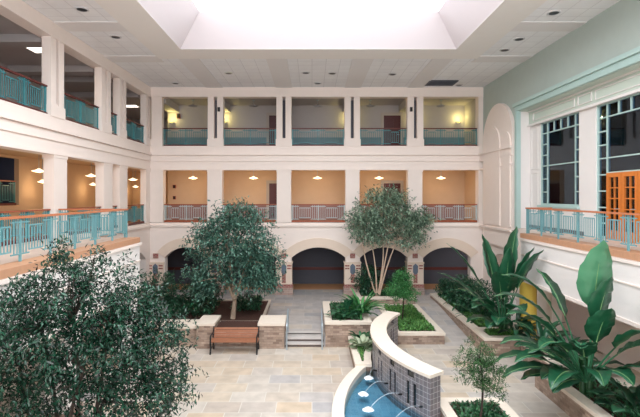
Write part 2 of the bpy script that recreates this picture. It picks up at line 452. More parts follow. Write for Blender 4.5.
wf = MB(); wf.box(-12.8, 13.2, -5.2, -5.0, -.4, 4.15); wf.box(-12.8, 13.2, -5.2, -5.0, 11.0, 11.7); wf.box(-12.8, XL+.2, -5.2, -5.0, 4.15, 11.0); wf.box(XR-.2, 13.2, -5.2, -5.0, 4.15, 11.0)
struct('wall_front', wf, M['cream'])
wn = MB()  # added glazing behind the camera, lets daylight in to brighten walls and ceiling
for i in range(8):
    x = XL+.25+(XR-XL-.5)*i/7; wn.box(x-.05, x+.05, -5.15, -5.05, 4.15, 11.0)
for z in (4.2, 6.5, 8.24, 10.95): wn.box(XL+.2, XR-.2, -5.14, -5.06, z-.05, z+.05)
wo = struct('window_front_added', wn, M['pale_teal'])
MB().box(XL+.2, XR-.2, -5.11, -5.10, 4.15, 11.0).build('pane', M['roofglass'], wo)
# wainscot of the far corridors
struct('trim_9', MB().box(XL, XR, YC-.03, YC, Z2, Z2+.9), mat('red_brown_wainscot', (146,108,102), .6, noise=.08))
struct('trim_10', MB().box(XL, XR, YC-.03, YC, Z3, Z3+.85), mat('blue_grey_wainscot', (112,132,142), .6, noise=.08))
# cross beams in the corridors, over every column
cb = MB()
for x in FARX + [bx(157)]:
    cb.box(x-.3, x+.3, YB+.45, YC, 10.6, 11.0)
for y in SIDEY + [24.0]:
    cb.box(XG, XL-.45, y-.3, y+.3, 10.74, 11.0)
struct('trim_11', cb, M['beige'])

# ------------------------------------------------------------------ green wall with the big windows
PX = 9.6
wr = MB()
wr.box(XR, XR+.5, -5.0, 20.2, 9.32, ZC+.1); wr.box(XR, XR+.5, 20.2, YB+.45, Z2-.02, ZC+.1)
struct('wall_right', wr, M['sage'])
wr2 = MB()
wr2.box(XR, XR+.4, 17.3, YB+.45, 3.2, Z2-.02)
poly = [(17.3, 3.2), (17.3, 0), (20.3, 0)] + arch_pts(20.3, 23.3, ZS-.1, .6) + [(23.3, 0), (YB, 0), (YB, 3.2)]
wr2.prism(poly, 'x', XR, XR+.4)
wr2.box(10.4, 10.6, -5.0, YC, -.2, Z2-.1)
wr2.box(8.2, 10.6, -5.0, 17.3, 3.75, 3.95)
struct('wall_right_lower', wr2, M['cream'])
# arch-topped plaster panels on the green wall
def arch_panel(y0, y1, z0, ztop, x0, x1):
    r = (y1-y0)/2; c = (y0+y1)/2
    p = [(y0, z0), (y1, z0)] + [(c+r*math.cos(math.pi*i/20), ztop-r+r*math.sin(math.pi*i/20)) for i in range(21)]
    return MB().prism(p, 'x', x0, x1)
struct('trim_12', arch_panel(20.35, 23.85, 0.4 if False else 3.2, 10.06, 8.94, XR), M['cream'])
ip = arch_panel(21.6, 23.6, Z2, 9.04, 8.865, 8.945); struct('trim_13', ip, M['cream'])
ip = arch_panel(20.5, 21.45, Z2, 8.55, 8.885, 8.945); struct('trim_14', ip, M['cream'])
# pale teal frame round the recess
tf = MB()
tf.box(XR-.10, XR+.05, 20.0, 20.25, Z2-.02, 9.62); tf.box(XR-.10, XR+.05, -5.0, 20.25, 9.32, 9.62)
tf.box(XR-.18, XR-.10, -5.0, 20.3, 9.54, 9.68); tf.box(XR-.14, XR, 19.98, 20.1, Z2-.02, 9.32)
struct('trim_15', tf, M['pale_teal'])
# reveals, frieze, mullion pier
rv = MB()
rv.box(XR, PX+.1, 20.02, 20.2, Z2, 9.32)              # end reveal
rv.box(PX-.02, PX+.2, 19.12, 20.02, Z2, 8.66)         # panel beside the window
rv.box(PX-.04, PX+.2, 15.36, 16.32, Z2, 8.66)         # pier between windows
rv.box(PX-.02, PX+.2, 16.32, 19.12, Z2, 5.22)         # under the window
rv.box(PX-.02, PX+.2, -5.0, 11.0, Z2, 8.66)
struct('wall_right_window', rv, M['white'])
fz = MB(); fz.box(PX-.08, PX+.2, -5.0, 20.02, 8.66, 9.34); fz.box(XR, PX+.2, -5.0, 20.02, 9.3, 9.36)
struct('trim_16', fz, M['panel'])
fr = MB()
def hpanel(y0, y1):
    fr.box(PX-.11, PX-.07, y0, y1, 9.12, 9.15); fr.box(PX-.11, PX-.07, y0, y1, 8.82, 8.85)
    fr.box(PX-.11, PX-.07, y0, y0+.03, 8.82, 9.15); fr.box(PX-.11, PX-.07, y1-.03, y1, 8.82, 9.15)
for a, b2 in ((16.5, 19.6), (15.5, 16.3), (11.5, 15.3), (10.4, 11.3), (6, 10.2)): hpanel(a, b2)
fr.box(PX-.16, PX-.06, -5.0, 20.02, 8.62, 8.70); fr.box(PX-.13, PX-.07, -5.0, 20.02, 9.24, 9.30)
# small panels on the reveal and piers
for z0, z1 in ((4.5, 6.6), (6.75, 8.5)):
    fr.box(PX-.05, PX-.02, 19.3, 19.86, z0, z0+.03); fr.box(PX-.05, PX-.02, 19.3, 19.86, z1-.03, z1)
    fr.box(PX-.05, PX-.02, 19.3, 19.33, z0, z1); fr.box(PX-.05, PX-.02, 19.83, 19.86, z0, z1)
    fr.box(XR+.12, XR+.42, 20.0, 20.03, z0, z0+.03); fr.box(XR+.12, XR+.42, 20.0, 20.03, z1-.03, z1)
    fr.box(XR+.12, XR+.15, 20.0, 20.03, z0, z1); fr.box(XR+.39, XR+.42, 20.0, 20.03, z0, z1)
struct('trim_17', fr, M['white'])
# room behind the windows
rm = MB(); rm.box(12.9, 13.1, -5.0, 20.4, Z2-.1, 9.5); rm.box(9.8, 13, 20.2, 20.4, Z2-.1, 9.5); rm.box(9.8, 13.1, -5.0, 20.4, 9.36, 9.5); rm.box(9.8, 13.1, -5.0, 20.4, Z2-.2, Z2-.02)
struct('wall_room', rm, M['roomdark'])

def window(name, y0, y1, z0, z1, cols, rows, skip=None):
    """cols: y of vertical bars; rows: (z, ya, yb) of horizontal bars"""
    f = MB()
    t = .07
    f.box(PX, PX+.1, y0, y0+t, z0, z1); f.box(PX, PX+.1, y1-t, y1, z0, z1); f.box(PX, PX+.1, y0, y1, z0, z0+t); f.box(PX, PX+.1, y0, y1, z1-t, z1)
    for y, za, zb in cols: f.box(PX+.01, PX+.09, y-.02, y+.02, za, zb)
    for z, ya, yb in rows: f.box(PX+.01, PX+.09, ya, yb, z-.02, z+.02)
    fo = struct(name, f, M['pale_teal'])
    gl = MB(); gl.box(PX+.045, PX+.055, y0+.02, y1-.02, z0+.02, z1-.02)
    gl.build('pane', M['glass'], fo)
    return fo
ya, yb, za, zb = 16.32, 19.12, 5.22, 8.66
cols = [(18.62, za, zb), (16.66, za, zb)] + [(y, 8.18, zb) for y in (18.13, 17.64, 17.15)]
rows = [(8.18, ya, yb), (6.84, ya, yb)] + [(z, 18.62, yb) for z in (7.73, 7.28, 6.3, 5.76)] + [(z, ya, 16.66) for z in (7.73, 7.28, 6.3, 5.76)]
w1 = window('window_1', ya, yb, za, zb, cols, rows)
sill = MB().box(PX-.14, PX+.02, ya-.05, yb+.05, za-.08, za); sill.build('sill', M['pale_teal'], w1)
ya, yb, za = 11.0, 15.36, 4.2
cols = [(14.86, za, zb), (11.5, za, zb)] + [(y, 8.18, zb) for y in (14.3, 13.74, 13.18, 12.62, 12.06)] + [(13.18, 6.4, 8.18)]
rows = [(8.18, ya, yb), (6.84, ya, yb), (6.36, 11.5, 14.86)] + [(z, 14.86, yb) for z in (7.73, 7.28, 6.3, 5.76, 5.22, 4.7)] + [(z, ya, 11.5) for z in (7.73, 7.28, 6.3, 5.76, 5.22, 4.7)]
window('window_2', ya, yb, za, zb, cols, rows)
# french doors
def french_leaf(name, y0, y1):
    f = MB(); x0, x1 = PX-.02, PX+.12
    f.box(x0, x1, y0, y0+.12, Z2, 6.34); f.box(x0, x1, y1-.12, y1, Z2, 6.34); f.box(x0, x1, y0, y1, 6.2, 6.34); f.box(x0, x1, y0, y1, Z2, 4.5)
    f.box(x0+.02, x1-.02, (y0+y1)/2-.015, (y0+y1)/2+.015, 4.5, 6.2)
    for i in range(1, 5): f.box(x0+.02, x1-.02, y0, y1, 4.5+i*.34-.015, 4.5+i*.34+.015)
    o = struct(name, f, M['orange_wood'])
    MB().box(PX+.05, PX+.06, y0+.1, y1-.1, 4.45, 6.22).build('pane', M['glass'], o)
    MB().tube([(PX-.02, y0+.08, 5.2), (PX-.09, y0+.08, 5.2), (PX-.09, y0+.2, 5.2)], .012, 6).build('door_handle', M['metal'], o)
french_leaf('door_1', 14.14, 14.84); french_leaf('door_2', 13.42, 14.12); french_leaf('door_3', 12.7, 13.4)
# curtains in the room behind, blue painted in for reflections on the glass
for k, (y0, y1, wh) in enumerate(((15.4, 20.1, 'tall window'), (9.0, 15.3, 'french doors'))):
    n = 80; v = []; f = []
    for i in range(n+1):
        y = y0+(y1-y0)*i/n; x = 9.92+.05*math.sin(i*1.3)+.02*math.sin(i*3.1)
        v += [(x, y, 4.3), (x, y, 8.9), (x+.02, y, 4.3), (x+.02, y, 8.9)]
    for i in range(n):
        f += [(4*i, 4*i+4, 4*i+5, 4*i+1), (4*i+2, 4*i+3, 4*i+7, 4*i+6), (4*i+1, 4*i+5, 4*i+7, 4*i+3)]
    c = MB(); c.add(v, f)
    o = c.build('curtain', mat('reflection_blue_curtain_%d' % k, (130,150,196), .9, noise=.2), None, True)
    tag(o, 'curtain behind the glass of the %s, its blue standing in for reflection' % wh, 'curtain', 'curtains behind the big windows')

# ------------------------------------------------------------------ columns
def col2(x0, x1, y0, y1, label, group):
    r = thing('column', ((x0+x1)/2, (y0+y1)/2, Z2), label, 'column', group)
    MB().box(x0, x1, y0, y1, Z2, T2).build('shaft', M['pier'], r)
    c = MB(); c.box(x0-.02, x1+.02, y0-.03, y1+.02, Z2, Z2+.14); c.build('base', M['pier'], r)
    c = MB(); c.box(x0-.02, x1+.02, y0-.03, y1+.02, T2-.1, T2); c.build('capital', M['pier'], r)
def col3(x0, x1, y0, y1, axis, label, group):
    """pair of slim posts with a slit on a low base"""
    r = thing('twin_column', ((x0+x1)/2, (y0+y1)/2, Z3), label, 'column', group)
    if axis == 'x':
        m0 = (x0+x1)/2-.08; m1 = m0+.17
        MB().box(x0, m0, y0, y1, Z3, T3).build('post', M['pier'], r); MB().box(m1, x1, y0, y1, Z3, T3).build('post', M['pier'], r)
        MB().box(m0, m1, y0+.05, y1, Z3, 8.68).build('low_panel', M['pier'], r)
        MB().box(x0-.03, x1+.03, y0-.03, y1, Z3-.0, Z3+.38).build('base', M['pier'], r)
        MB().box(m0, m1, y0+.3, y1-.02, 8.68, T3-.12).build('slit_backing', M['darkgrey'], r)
    else:
        m0 = (y0+y1)/2-.08; m1 = m0+.17
        MB().box(x0, x1, y0, m0, Z3, T3).build('post', M['pier'], r); MB().box(x0, x1, m1, y1, Z3, T3).build('post', M['pier'], r)
        MB().box(x0, x1-.05, m0, m1, Z3, 8.68).build('low_panel', M['pier'], r)
        MB().box(x0, x1+.03, y0-.03, y1+.03, Z3, Z3+.38).build('base', M['pier'], r)
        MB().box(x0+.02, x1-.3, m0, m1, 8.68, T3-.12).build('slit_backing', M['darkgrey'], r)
C2 = [(408, 422.3), (345.6, 359.4), (276.8, 291), (207.4, 222)]
C3 = [(407.5, 423.3), (344.6, 360), (276.4, 291.3), (207.8, 223)]
for i, (a, b2) in enumerate(C2):
    col2(bx(a), bx(b2), YB, YB+.45, 'square cream column of the middle far gallery, %s from the green wall' % ORD[i], 'columns of the middle far gallery')
for i, (a, b2) in enumerate(C3):
    col3(bx(a), bx(b2), YB, YB+.45, 'x', 'slim twin cream posts of the upper far gallery, %s pair from the green wall' % ORD[i], 'twin columns of the upper far gallery')
for i, (a, b2) in enumerate([(20.4, 21.25), (18.85, 19.65), (15.2, 16.0)]):
    col2(XL-.35, XL, a, b2, 'square cream column of the middle side gallery, %s from the inner corner' % ORD[i], 'columns of the middle side gallery')
for i, (a, b2) in enumerate([(20.4, 21.1), (18.66, 19.5), (15.02, 15.81)]):
    col3(XL-.3, XL, a, b2, 'y', 'slim twin cream posts of the upper side gallery, %s pair from the inner corner' % ORD[i], 'twin columns of the upper side gallery')
# corner piers (L-shaped)
r = thing('corner_column', (XL, YB, Z2), 'broad cream corner column where the two middle galleries meet', 'column')
k = MB(); k.box(XL-.3, XL, 23.65, YB+.45, Z2, T2); k.box(XL, bx(163), YB, YB+.45, Z2, T2); k.build('shaft', M['pier'], r)
k = MB(); k.box(XL-.3, XL+.03, 23.62, YB-.03, T2-.1, T2); k.box(XL-.3, bx(163)+.03, YB-.03, YB+.45, T2-.1, T2); k.build('capital', M['pier'], r)
r = thing('corner_column', (XL, YB, Z3), 'slim cream corner posts where the two upper galleries meet', 'column')
k = MB(); k.box(XL-.3, XL, 23.65, 23.95, Z3, T3); k.box(XL+.06, bx(162), YB, YB+.3, Z3, T3); k.box(XL-.3, XL-.04, YB+.1, YB+.45, Z3, T3); k.build('post', M['pier'], r)
k = MB(); k.box(XL-.3, XL+.03, 23.62, YB-.03, Z3, Z3+.38); k.box(XL-.3, bx(162)+.03, YB-.03, YB+.45, Z3, Z3+.38); k.build('base', M['pier'], r)
# pillars of the arcade with brick ornament
PIL = [(415, 'beside the arch nearest the green wall'), (352.5, 'behind the pale multi-stemmed tree'), (284, 'standing clear by the open arch above the steps'), (214.7, 'hidden behind the grey-green tree'), (156, 'in the shady inner corner')]
for px, wh in PIL:
    x = bx(px); hw = .43; y0 = YB-.1
    r = thing('brick_pillar', (x, YB, ZU), 'tan arcade pillar with red brick inlay, %s' % wh, 'pillar', 'arcade pillars')
    MB().box(x-hw, x+hw, y0, YB+.45, ZU, 2.02).build('shaft', M['tan_arch'], r)
    MB().box(x-hw-.04, x+hw+.04, y0-.04, YB+.46, ZU, ZU+.36).build('stone_base', M['pinkstone'], r)
    MB().box(x-hw-.02, x+hw+.02, y0-.02, YB+.455, ZU+.36, ZU+.56).build('brick_band', M['brick'], r)
    MB().box(x-.1, x+.1, y0-.02, y0+.02, 1.0, 1.5).build('brick_strip', M['brick'], r)
    MB().prism([(x, 1.42), (x+.13, 1.55), (x+.13, 1.9), (x, 2.02), (x-.13, 1.9), (x-.13, 1.55)], 'y', y0-.03, y0+.02).build('tile_lozenge', M['bluetile'], r)
    for s in (-1, 1):
        q = MB()
        for z in (1.72, 1.86): q.box(x+s*.18, x+s*.40, y0-.02, y0+.02, z, z+.08)
        q.build('brick_dash', M['brick'], r)
    MB().box(x-hw-.03, x+hw+.03, y0-.03, YB+.46, 2.02, 2.09).build('cap', M['tan_arch'], r)
    MB().box(x-.13, x+.13, YB-.07, YB, 2.3, 2.55).build('brick_square', M['brick'], r)

# ------------------------------------------------------------------ railings
def railing(p0, p1, zb, zt, label, group, metal, wood_base=True, posts=True, name='railing', mod=1.15, wood=None):
    p0 = Vector((p0[0], p0[1], 0)); p1 = Vector((p1[0], p1[1], 0)); d = p1-p0; Ln = d.length; d.normalize()
    mid = (p0+p1)/2
    r = thing(name, (mid.x, mid.y, zb), label, 'railing', group)
    P = lambda t, z: (p0.x+d.x*t, p0.y+d.y*t, z)
    MB().bar(P(0, zt-.025), P(Ln, zt-.025), .1, .05).build('handrail', wood or M['wood'], r)
    if wood_base:
        MB().bar(P(0, zb+.05), P(Ln, zb+.05), .12, .1).build('wood_base', M['wood'] if metal is M['teal_pk'] else M['wood_dk'], r)
    n = max(1, round(Ln/mod)); st = Ln/n
    for i in range(n+1):
        t = min(max(i*st, .03), Ln-.03)
        MB().bar(P(t, zb), P(t, zt-.05), .045, .045).build('post', metal, r)
    g = MB()
    for i in range(n):
        a = i*st; k = max(6, round(st/.1)); s = st/k
        lo, hi = k//3, k-k//3
        zh = lambda j: zt-.22 if lo <= j < hi else zt-.13
        zl = lambda j: zb+.22 if lo <= j < hi else zb+.15
        seg = [(0, lo), (lo, hi), (hi, k)]
        for q, (j0, j1) in enumerate(seg):
            zt1 = zt-.21 if q == 1 else zt-.13; zb1 = zb+.23 if q == 1 else zb+.16
            g.bar(P(a+j0*s, zt1), P(a+j1*s, zt1), .025, .03); g.bar(P(a+j0*s, zb1), P(a+j1*s, zb1), .025, .03)
        for j in range(1, k):
            zz1 = zt-.21 if lo <= j <= hi else zt-.05
            zz0 = zb+.16 if not (lo <= j <= hi) else zb+.23
            g.bar(P(a+j*s, zz0), P(a+j*s, zz1), .02, .02)
    g.build('baluster_panel', metal, r)
    return r
RT2, RT3 = 5.17, 9.24
F2 = [(422.3, 478.5), (359.4, 408), (291, 345.6), (222, 276.8), (163, 207.4)]
F3 = [(423.3, 478.5), (360, 407.5), (291.3, 344.6), (223, 276.4), (162, 207.8)]
for i, (a, b2) in enumerate(F2):
    railing((bx(a)+.02, YB+.2), (bx(b2)-.02, YB+.2), Z2, RT2, 'grey-teal railing with brown rail in the middle far gallery, %s bay from the green wall' % ORD[i], 'railings of the middle far gallery', M['teal_pk'])
for i, (a, b2) in enumerate(F3):
    railing((bx(a)+.02, YB+.2), (bx(b2)-.02, YB+.2), Z3, RT3, 'teal railing with dark rail in the upper far gallery, %s bay from the green wall' % ORD[i], 'railings of the upper far gallery', M['teal'], wood=M['wood_dk'])
SB2 = [(21.25, 23.65), (19.65, 20.4), (16.0, 18.85), (7.0, 15.2)]
SB3 = [(21.1, 23.65), (19.5, 20.4), (15.81, 18.66), (7.0, 15.02)]
for i, (a, b2) in enumerate(SB2):
    railing((XL-.15, a+.02), (XL-.15, b2-.02), Z2, RT2, 'teal railing in the middle side gallery, %s bay from the inner corner' % ORD[i], 'railings of the middle side gallery', M['teal'])
for i, (a, b2) in enumerate(SB3):
    railing((XL-.15, a+.02), (XL-.15, b2-.02), Z3, RT3, 'teal railing with dark rail in the upper side gallery, %s bay from the inner corner' % ORD[i], 'railings of the upper side gallery', M['teal'], wood=M['wood_dk'])
# railing inside the dark stair opening
railing((XG-.1, 14.7), (XG-.1, 19.5), 5.2, 6.25, 'teal railing across the dark stair opening in the ochre wall', None, M['teal'])

# ------------------------------------------------------------------ terraces
def terrace(x_in, x_out, y0, y1, sgn, label):
    r = thing('terrace', ((x_in+x_out)/2, y1, 2.4), label, 'terrace')
    w = MB(); w.box(x_in, x_in-sgn*-.0+ (.25 if sgn < 0 else -.25)*-1*1, y0, y1, 2.4, 4.02)
    w = MB(); xa = x_in; xb = x_in + sgn*.25
    w.box(xa, xb, y0, y1, 2.4, 4.02); w.box(xb, x_out, y1-.2, y1, 2.4, 4.02)
    w.build('parapet_wall', M['white'], r)
    k = MB(); k.box(xa-sgn*.05, xa, y0, y1+.05, 3.92, 4.0); k.box(xa-sgn*.03, xa, y0, y1+.03, 3.38, 3.42); k.box(xa-sgn*.03, xa, y0, y1+.03, 2.4, 2.5)
    k.build('moulding', M['cream'], r)
    k = MB(); k.box(xa-sgn*.02, xa+sgn*.5, y0, y1, 4.02, 4.19); k.build('wood_edge', M['wood_lt'], r)
    k = MB(); k.box(xa+sgn*.5, x_out, y0, y1, 3.97, 4.19); k.build('deck', M['terrfloor'], r)
terrace(-5.9, XL+.01, -5.0, 15.6, -1, 'white-walled terrace jutting from the side gallery behind the big bush')
terrace(7.92, PX, -5.0, 17.3, 1, 'white-walled terrace below the tall windows and french doors')
railing((-6.25, 3.0), (-6.25, 15.4), Z2, RT2, 'pale teal railing with wooden rail along the edge of the side gallery terrace', 'terrace railings', M['teal_lt'], wood_base=False, wood=M['wood_rail'])
railing((-6.3, 15.4), (XL+.06, 15.4), Z2, RT2, 'short pale teal return railing at the end of the side gallery terrace', 'terrace railings', M['teal_lt'], wood_base=False, wood=M['wood_rail'])
railing((8.05, 5.0), (8.05, 17.1), Z2, RT2, 'pale teal railing with wooden rail along the terrace below the tall windows', 'terrace railings', M['teal_lt'], wood_base=False, wood=M['wood_rail'])
railing((8.1, 17.1), (XR-.12, 17.1), Z2, RT2, 'short pale teal return railing at the end of the window terrace', 'terrace railings', M['teal_lt'], wood_base=False, wood=M['wood_rail'])
struct('baseboard_right', MB().box(PX-.06, PX-.02, 16.0, 20.0, Z2, Z2+.14), M['wood_dk'])
# columns below the terraces
for i, y in enumerate((15.2, 11.4, 7.6)):
    r = thing('square_post', (-6.2, y, 0), 'square white post under the side gallery terrace, %s from its end' % ORD[i], 'post', 'posts under the terrace')
    MB().box(-6.5, -5.95, y-.3, y+.3, 0, 2.4).build('shaft', M['white'], r)
    MB().box(-6.55, -5.9, y-.35, y+.35, 0, .3).build('base', M['stone'], r)
r = thing('yellow_column', (8.15, 17.2, 0), 'round yellow column standing in the plants under the window terrace', 'column')
MB().lathe(8.15, 17.2, [(0, 0), (.34, 0), (.34, .25), (.3, .3), (.3, 2.3), (.34, 2.34), (.34, 2.4), (0, 2.4)], 24).build('shaft', M['yellow'], r, True)

# ------------------------------------------------------------------ doors in the far corridors
DN = [0]
def corridor_door(x, z, kind):
    o = struct('door_%d' % (DN[0]+4), MB().box(x-.5, x+.5, YC-.07, YC-.02, z, z+2.15), M['door']); DN[0] += 1
    c = MB(); c.box(x-.66, x-.5, YC-.1, YC, z, z+2.15); c.box(x+.5, x+.66, YC-.1, YC, z, z+2.15); c.box(x-.66, x+.66, YC-.1, YC, z+2.15, z+2.32)
    c.build('casing', M['casing'], o)
    p = MB()
    for zz, h in ((.25, .75), (1.2, .75)):
        for s in (-1, 1): p.box(x+s*.24-.17, x+s*.24+.17, YC-.085, YC-.07, z+zz, z+zz+h)
    p.build('door_panel', M['door'], o)
    MB().tube([(x+.4, YC-.07, z+1.0), (x+.4, YC-.14, z+1.0), (x+.28, YC-.14, z+1.0)], .012, 6).build('door_handle', M['metal'], o)
for x in (4.77, -2.05):
    corridor_door(x, Z2, 'middle'); corridor_door(x, Z3, 'upper')
# alarm boxes, wall speakers
def small_box(name, x, y, z, w, h, d, m, label, cat, group=None):
    r = thing(name, (x, y, z), label, cat, group)
    MB().box(x-w/2, x+w/2, y-d, y, z-h/2, z+h/2).build('housing', m, r)
    MB().box(x-w/2+.02, x+w/2-.02, y-d-.01, y-d, z-h/2+.02, z+h/2-.02).build('front_plate', M['signdark'], r)
small_box('alarm_box', -7.95, YC, 10.35, .2, .28, .08, M['red'], 'small red alarm box on the upper corridor wall above a sconce', 'alarm box')
small_box('alarm_box', -8.2, YC, 6.16, .16, .2, .06, M['red'], 'upper of two small red boxes on the ochre corridor wall', 'alarm box', 'red boxes on the ochre wall')
small_box('alarm_box', -8.2, YC, 5.5, .16, .2, .06, M['red'], 'lower of two small red boxes on the ochre corridor wall', 'alarm box', 'red boxes on the ochre wall')
small_box('wall_speaker', bx(219), YB-.001, 10.2, .12, .22, .1, M['black'], 'small black loudspeaker on the twin posts nearer the inner corner', 'speaker', 'wall speakers')
small_box('wall_speaker', bx(411), YB-.001, 10.2, .12, .22, .1, M['black'], 'small black loudspeaker on the twin posts nearest the green wall', 'speaker', 'wall speakers')

# ------------------------------------------------------------------ lamps
def pendant(x, y, ztop, zs, lit, label, group, rad=.26):
    r = thing('pendant_lamp', (x, y, ztop), label, 'lamp', group)
    MB().lathe(x, y, [(0, ztop), (.08, ztop), (.08, ztop-.03), (0, ztop-.03)], 14).build('ceiling_rose', M['metal'], r)
    MB().tube([(x, y, ztop-.02), (x, y, zs+.1)], .012, 6).build('rod', M['metal'], r)
    MB().lathe(x, y, [(.03, zs+.09), (.06, zs+.07), (rad*.5, zs+.03), (rad, zs), (rad*.96, zs-.02), (rad*.5, zs-.05), (0, zs-.065)], 20).build('lamp_shade', M['lampglass'] if lit else M['shade_off'], r, True)
    if lit:
        l = bpy.data.lights.new('pendant_bulb', 'POINT'); l.energy = lit; l.color = (1, .70, .38); l.shadow_soft_size = .12
        o = bpy.data.objects.new('pendant_bulb', l); COL.objects.link(o); o.location = (0, 0, zs-.28-ztop); o.parent = r
LX = [(441, 1), (379, 2), (317.5, 3), (253.5, 4), (193, 5)]
for px, i in LX:
    x = (px-312)*25.7/456
    pendant(x, 25.7, 7.3, 6.62, 28, 'lit saucer pendant in the middle far gallery, %s from the green wall' % ORD[i-1], 'pendants of the middle far gallery')
    pendant(x-(.5 if i == 2 else 0), 25.7, 11.0, 10.68, 0, 'unlit grey saucer pendant in the upper far gallery, %s from the green wall' % ORD[i-1], 'pendants of the upper far gallery')
for i, y in enumerate((27.0, 21.9, 17.7, 13.5)):
    pendant(-10.6, y, 7.3, 6.58, 28, 'lit saucer pendant near the columns of the middle side gallery, %s from its far end' % ORD[i], 'pendants of the middle side gallery')
for i, y in enumerate((31.0, 25.0, 20.3)):
    pendant(-12.0, y, 7.3, 6.24, 14, 'small lit pendant by the rear wall of the side gallery, %s from far end' % ORD[i], 'low pendants of the middle side gallery', .2)
for i, x in enumerate((8.68, 6.12, 2.2, -5.19, -8.32)):
    z = 10.0
    r = thing('wall_sconce', (x, YC, z), 'lit yellow bowl sconce on the upper corridor wall, %s from the green wall' % ORD[i], 'wall lamp', 'sconces of the upper corridor')
    MB().lathe(x, YC-.14, [(0, z-.08), (.05, z-.07), (.09, z-.03), (.11, z+.04), (.09, z+.04), (.03, z-.04)], 16).build('bowl', M['sconce'], r, True)
    MB().box(x-.05, x+.05, YC-.05, YC, z-.1, z+.05).build('wall_plate', M['metal'], r)
    l = bpy.data.lights.new('sconce_bulb', 'POINT'); l.energy = 17; l.color = (1, .85, .30); l.shadow_soft_size = .08
    o = bpy.data.objects.new('sconce_bulb', l); COL.objects.link(o); o.location = (0, -.32, .22); o.parent = r
# flat lit panels on the upper side gallery ceiling
for x, y, lb in ((-9.95, 16.75, 'lit rectangular ceiling panel in the upper side gallery behind the third twin posts'), (-10.8, 27.2, 'lit ceiling panel at the far end of the upper side gallery')):
    r = thing('ceiling_light', (x, y, 11.0), lb, 'ceiling light', 'ceiling panels of the upper side gallery')
    MB().ring([(x-.42,y-.36),(x+.42,y-.36),(x+.42,y+.36),(x-.42,y+.36)], [(x-.38,y-.32),(x+.38,y-.32),(x+.38,y+.32),(x-.38,y+.32)], 10.95, 11.0).build('frame', M['dl_trim'], r)
    MB().box(x-.38, x+.38, y-.32, y+.32, 10.97, 10.99).build('diffuser', M['panel_light'], r)
    l = bpy.data.lights.new('panel_glow', 'AREA'); l.shape = 'RECTANGLE'; l.size = .7; l.size_y = .6; l.energy = 22; l.color = (1, .85, .66)
    o = bpy.data.objects.new('panel_glow', l); COL.objects.link(o); o.location = (0, 0, -.06); o.parent = r
# recessed downlights
DL = [(-3.9,21.36),(-6.97,23.28),(-.29,21.3),(.29,23.3),(.95,21.4),(3.8,21.57),(7.64,23.7),(7.6,17.98),(7.6,16.73),(7.6,14.33),(-7.1,16.5),(-7.1,14.07)]
DLL = ['over the second far bay from the inner corner','over the inner corner','close by the middle rib, skylight side','close by the middle rib, wall side','over the third far bay, beside its rib','over the second far bay from the green wall','near the dark vent grille','by the green wall, farthest of three in line','by the green wall, second of three in line','by the green wall, closest of three in line','over the side gallery, the farther of two','over the side gallery, the closer of two']
proto = None
for (x, y), lb in zip(DL, DLL):
    lab = 'round recessed ceiling downlight ' + lb
    if proto is None:
        proto = thing('downlight', (x, y, ZC), lab, 'downlight', 'recessed downlights')
        MB().lathe(x, y, [(.2, ZC), (.2, ZC-.025), (.15, ZC-.03), (.15, ZC-.005)], 24).build('trim_ring', M['dl_trim'], proto, True)
        MB().lathe(x, y, [(.155, ZC-.026), (.10, ZC-.012), (.0, ZC-.01)], 24).build('baffle', M['dl_in'], proto, True)
    else:
        dup(proto, (x, y, ZC), lab)
r = thing('ceiling_vent', (6.6, 23.2, ZC), 'dark grey slatted vent grille in the ceiling by the green wall', 'vent')
MB().ring([(5.85,22.7),(7.3,22.7),(7.3,23.7),(5.85,23.7)], [(5.93,22.78),(7.22,22.78),(7.22,23.62),(5.93,23.62)], ZC-.05, ZC).build('frame', M['vent'], r)
q = MB(); q.box(5.9, 7.25, 22.75, 23.65, ZC-.015, ZC-.004)
for i in range(9): q.box(5.93, 7.22, 22.8+i*.095, 22.84+i*.095, ZC-.04, ZC-.01)
q.build('grille', M['vent'], r)

# ------------------------------------------------------------------ steps and handrails
r = thing('steps', (-.27, 16.9, 0), 'three low grey stone steps between the stone blocks', 'steps')
m_tread = mat('step_tread_stone', (196,190,186), .7, noise=.1, nscale=6); m_riser_shade = mat('step_riser_shaded_stone', (96,86,82), .8, noise=.15, nscale=6)  # risers darker than treads: shade painted into the stone colour
for i in range(3):
    y0 = 16.9+.26*i; z1 = .12*(i+1)
    MB().box(-.98, .43, y0+.03, 17.42 if i < 2 else 17.45, z1-.12, z1-.035).build('riser', m_riser_shade, r)
    MB().box(-.98, .43, y0, y0+.30, z1-.035, z1+.002).build('tread', m_tread, r)
for x, lb in ((-.92, 'beside the broad stone block'), (.37, 'beside the planted wall')):
    r = thing('handrail', (x, 16.9, 0), 'thin pale metal handrail of the steps, %s' % lb, 'handrail', 'step handrails')
    MB().tube([(x, 16.62, 0), (x, 16.62, .86), (x, 16.68, .92), (x, 17.55, 1.25), (x, 17.62, 1.2)], .03, 8).build('rail', M['metal'], r)
    MB().tube([(x, 17.55, ZU), (x, 17.55, 1.25)], .025, 8).build('post', M['metal'], r)

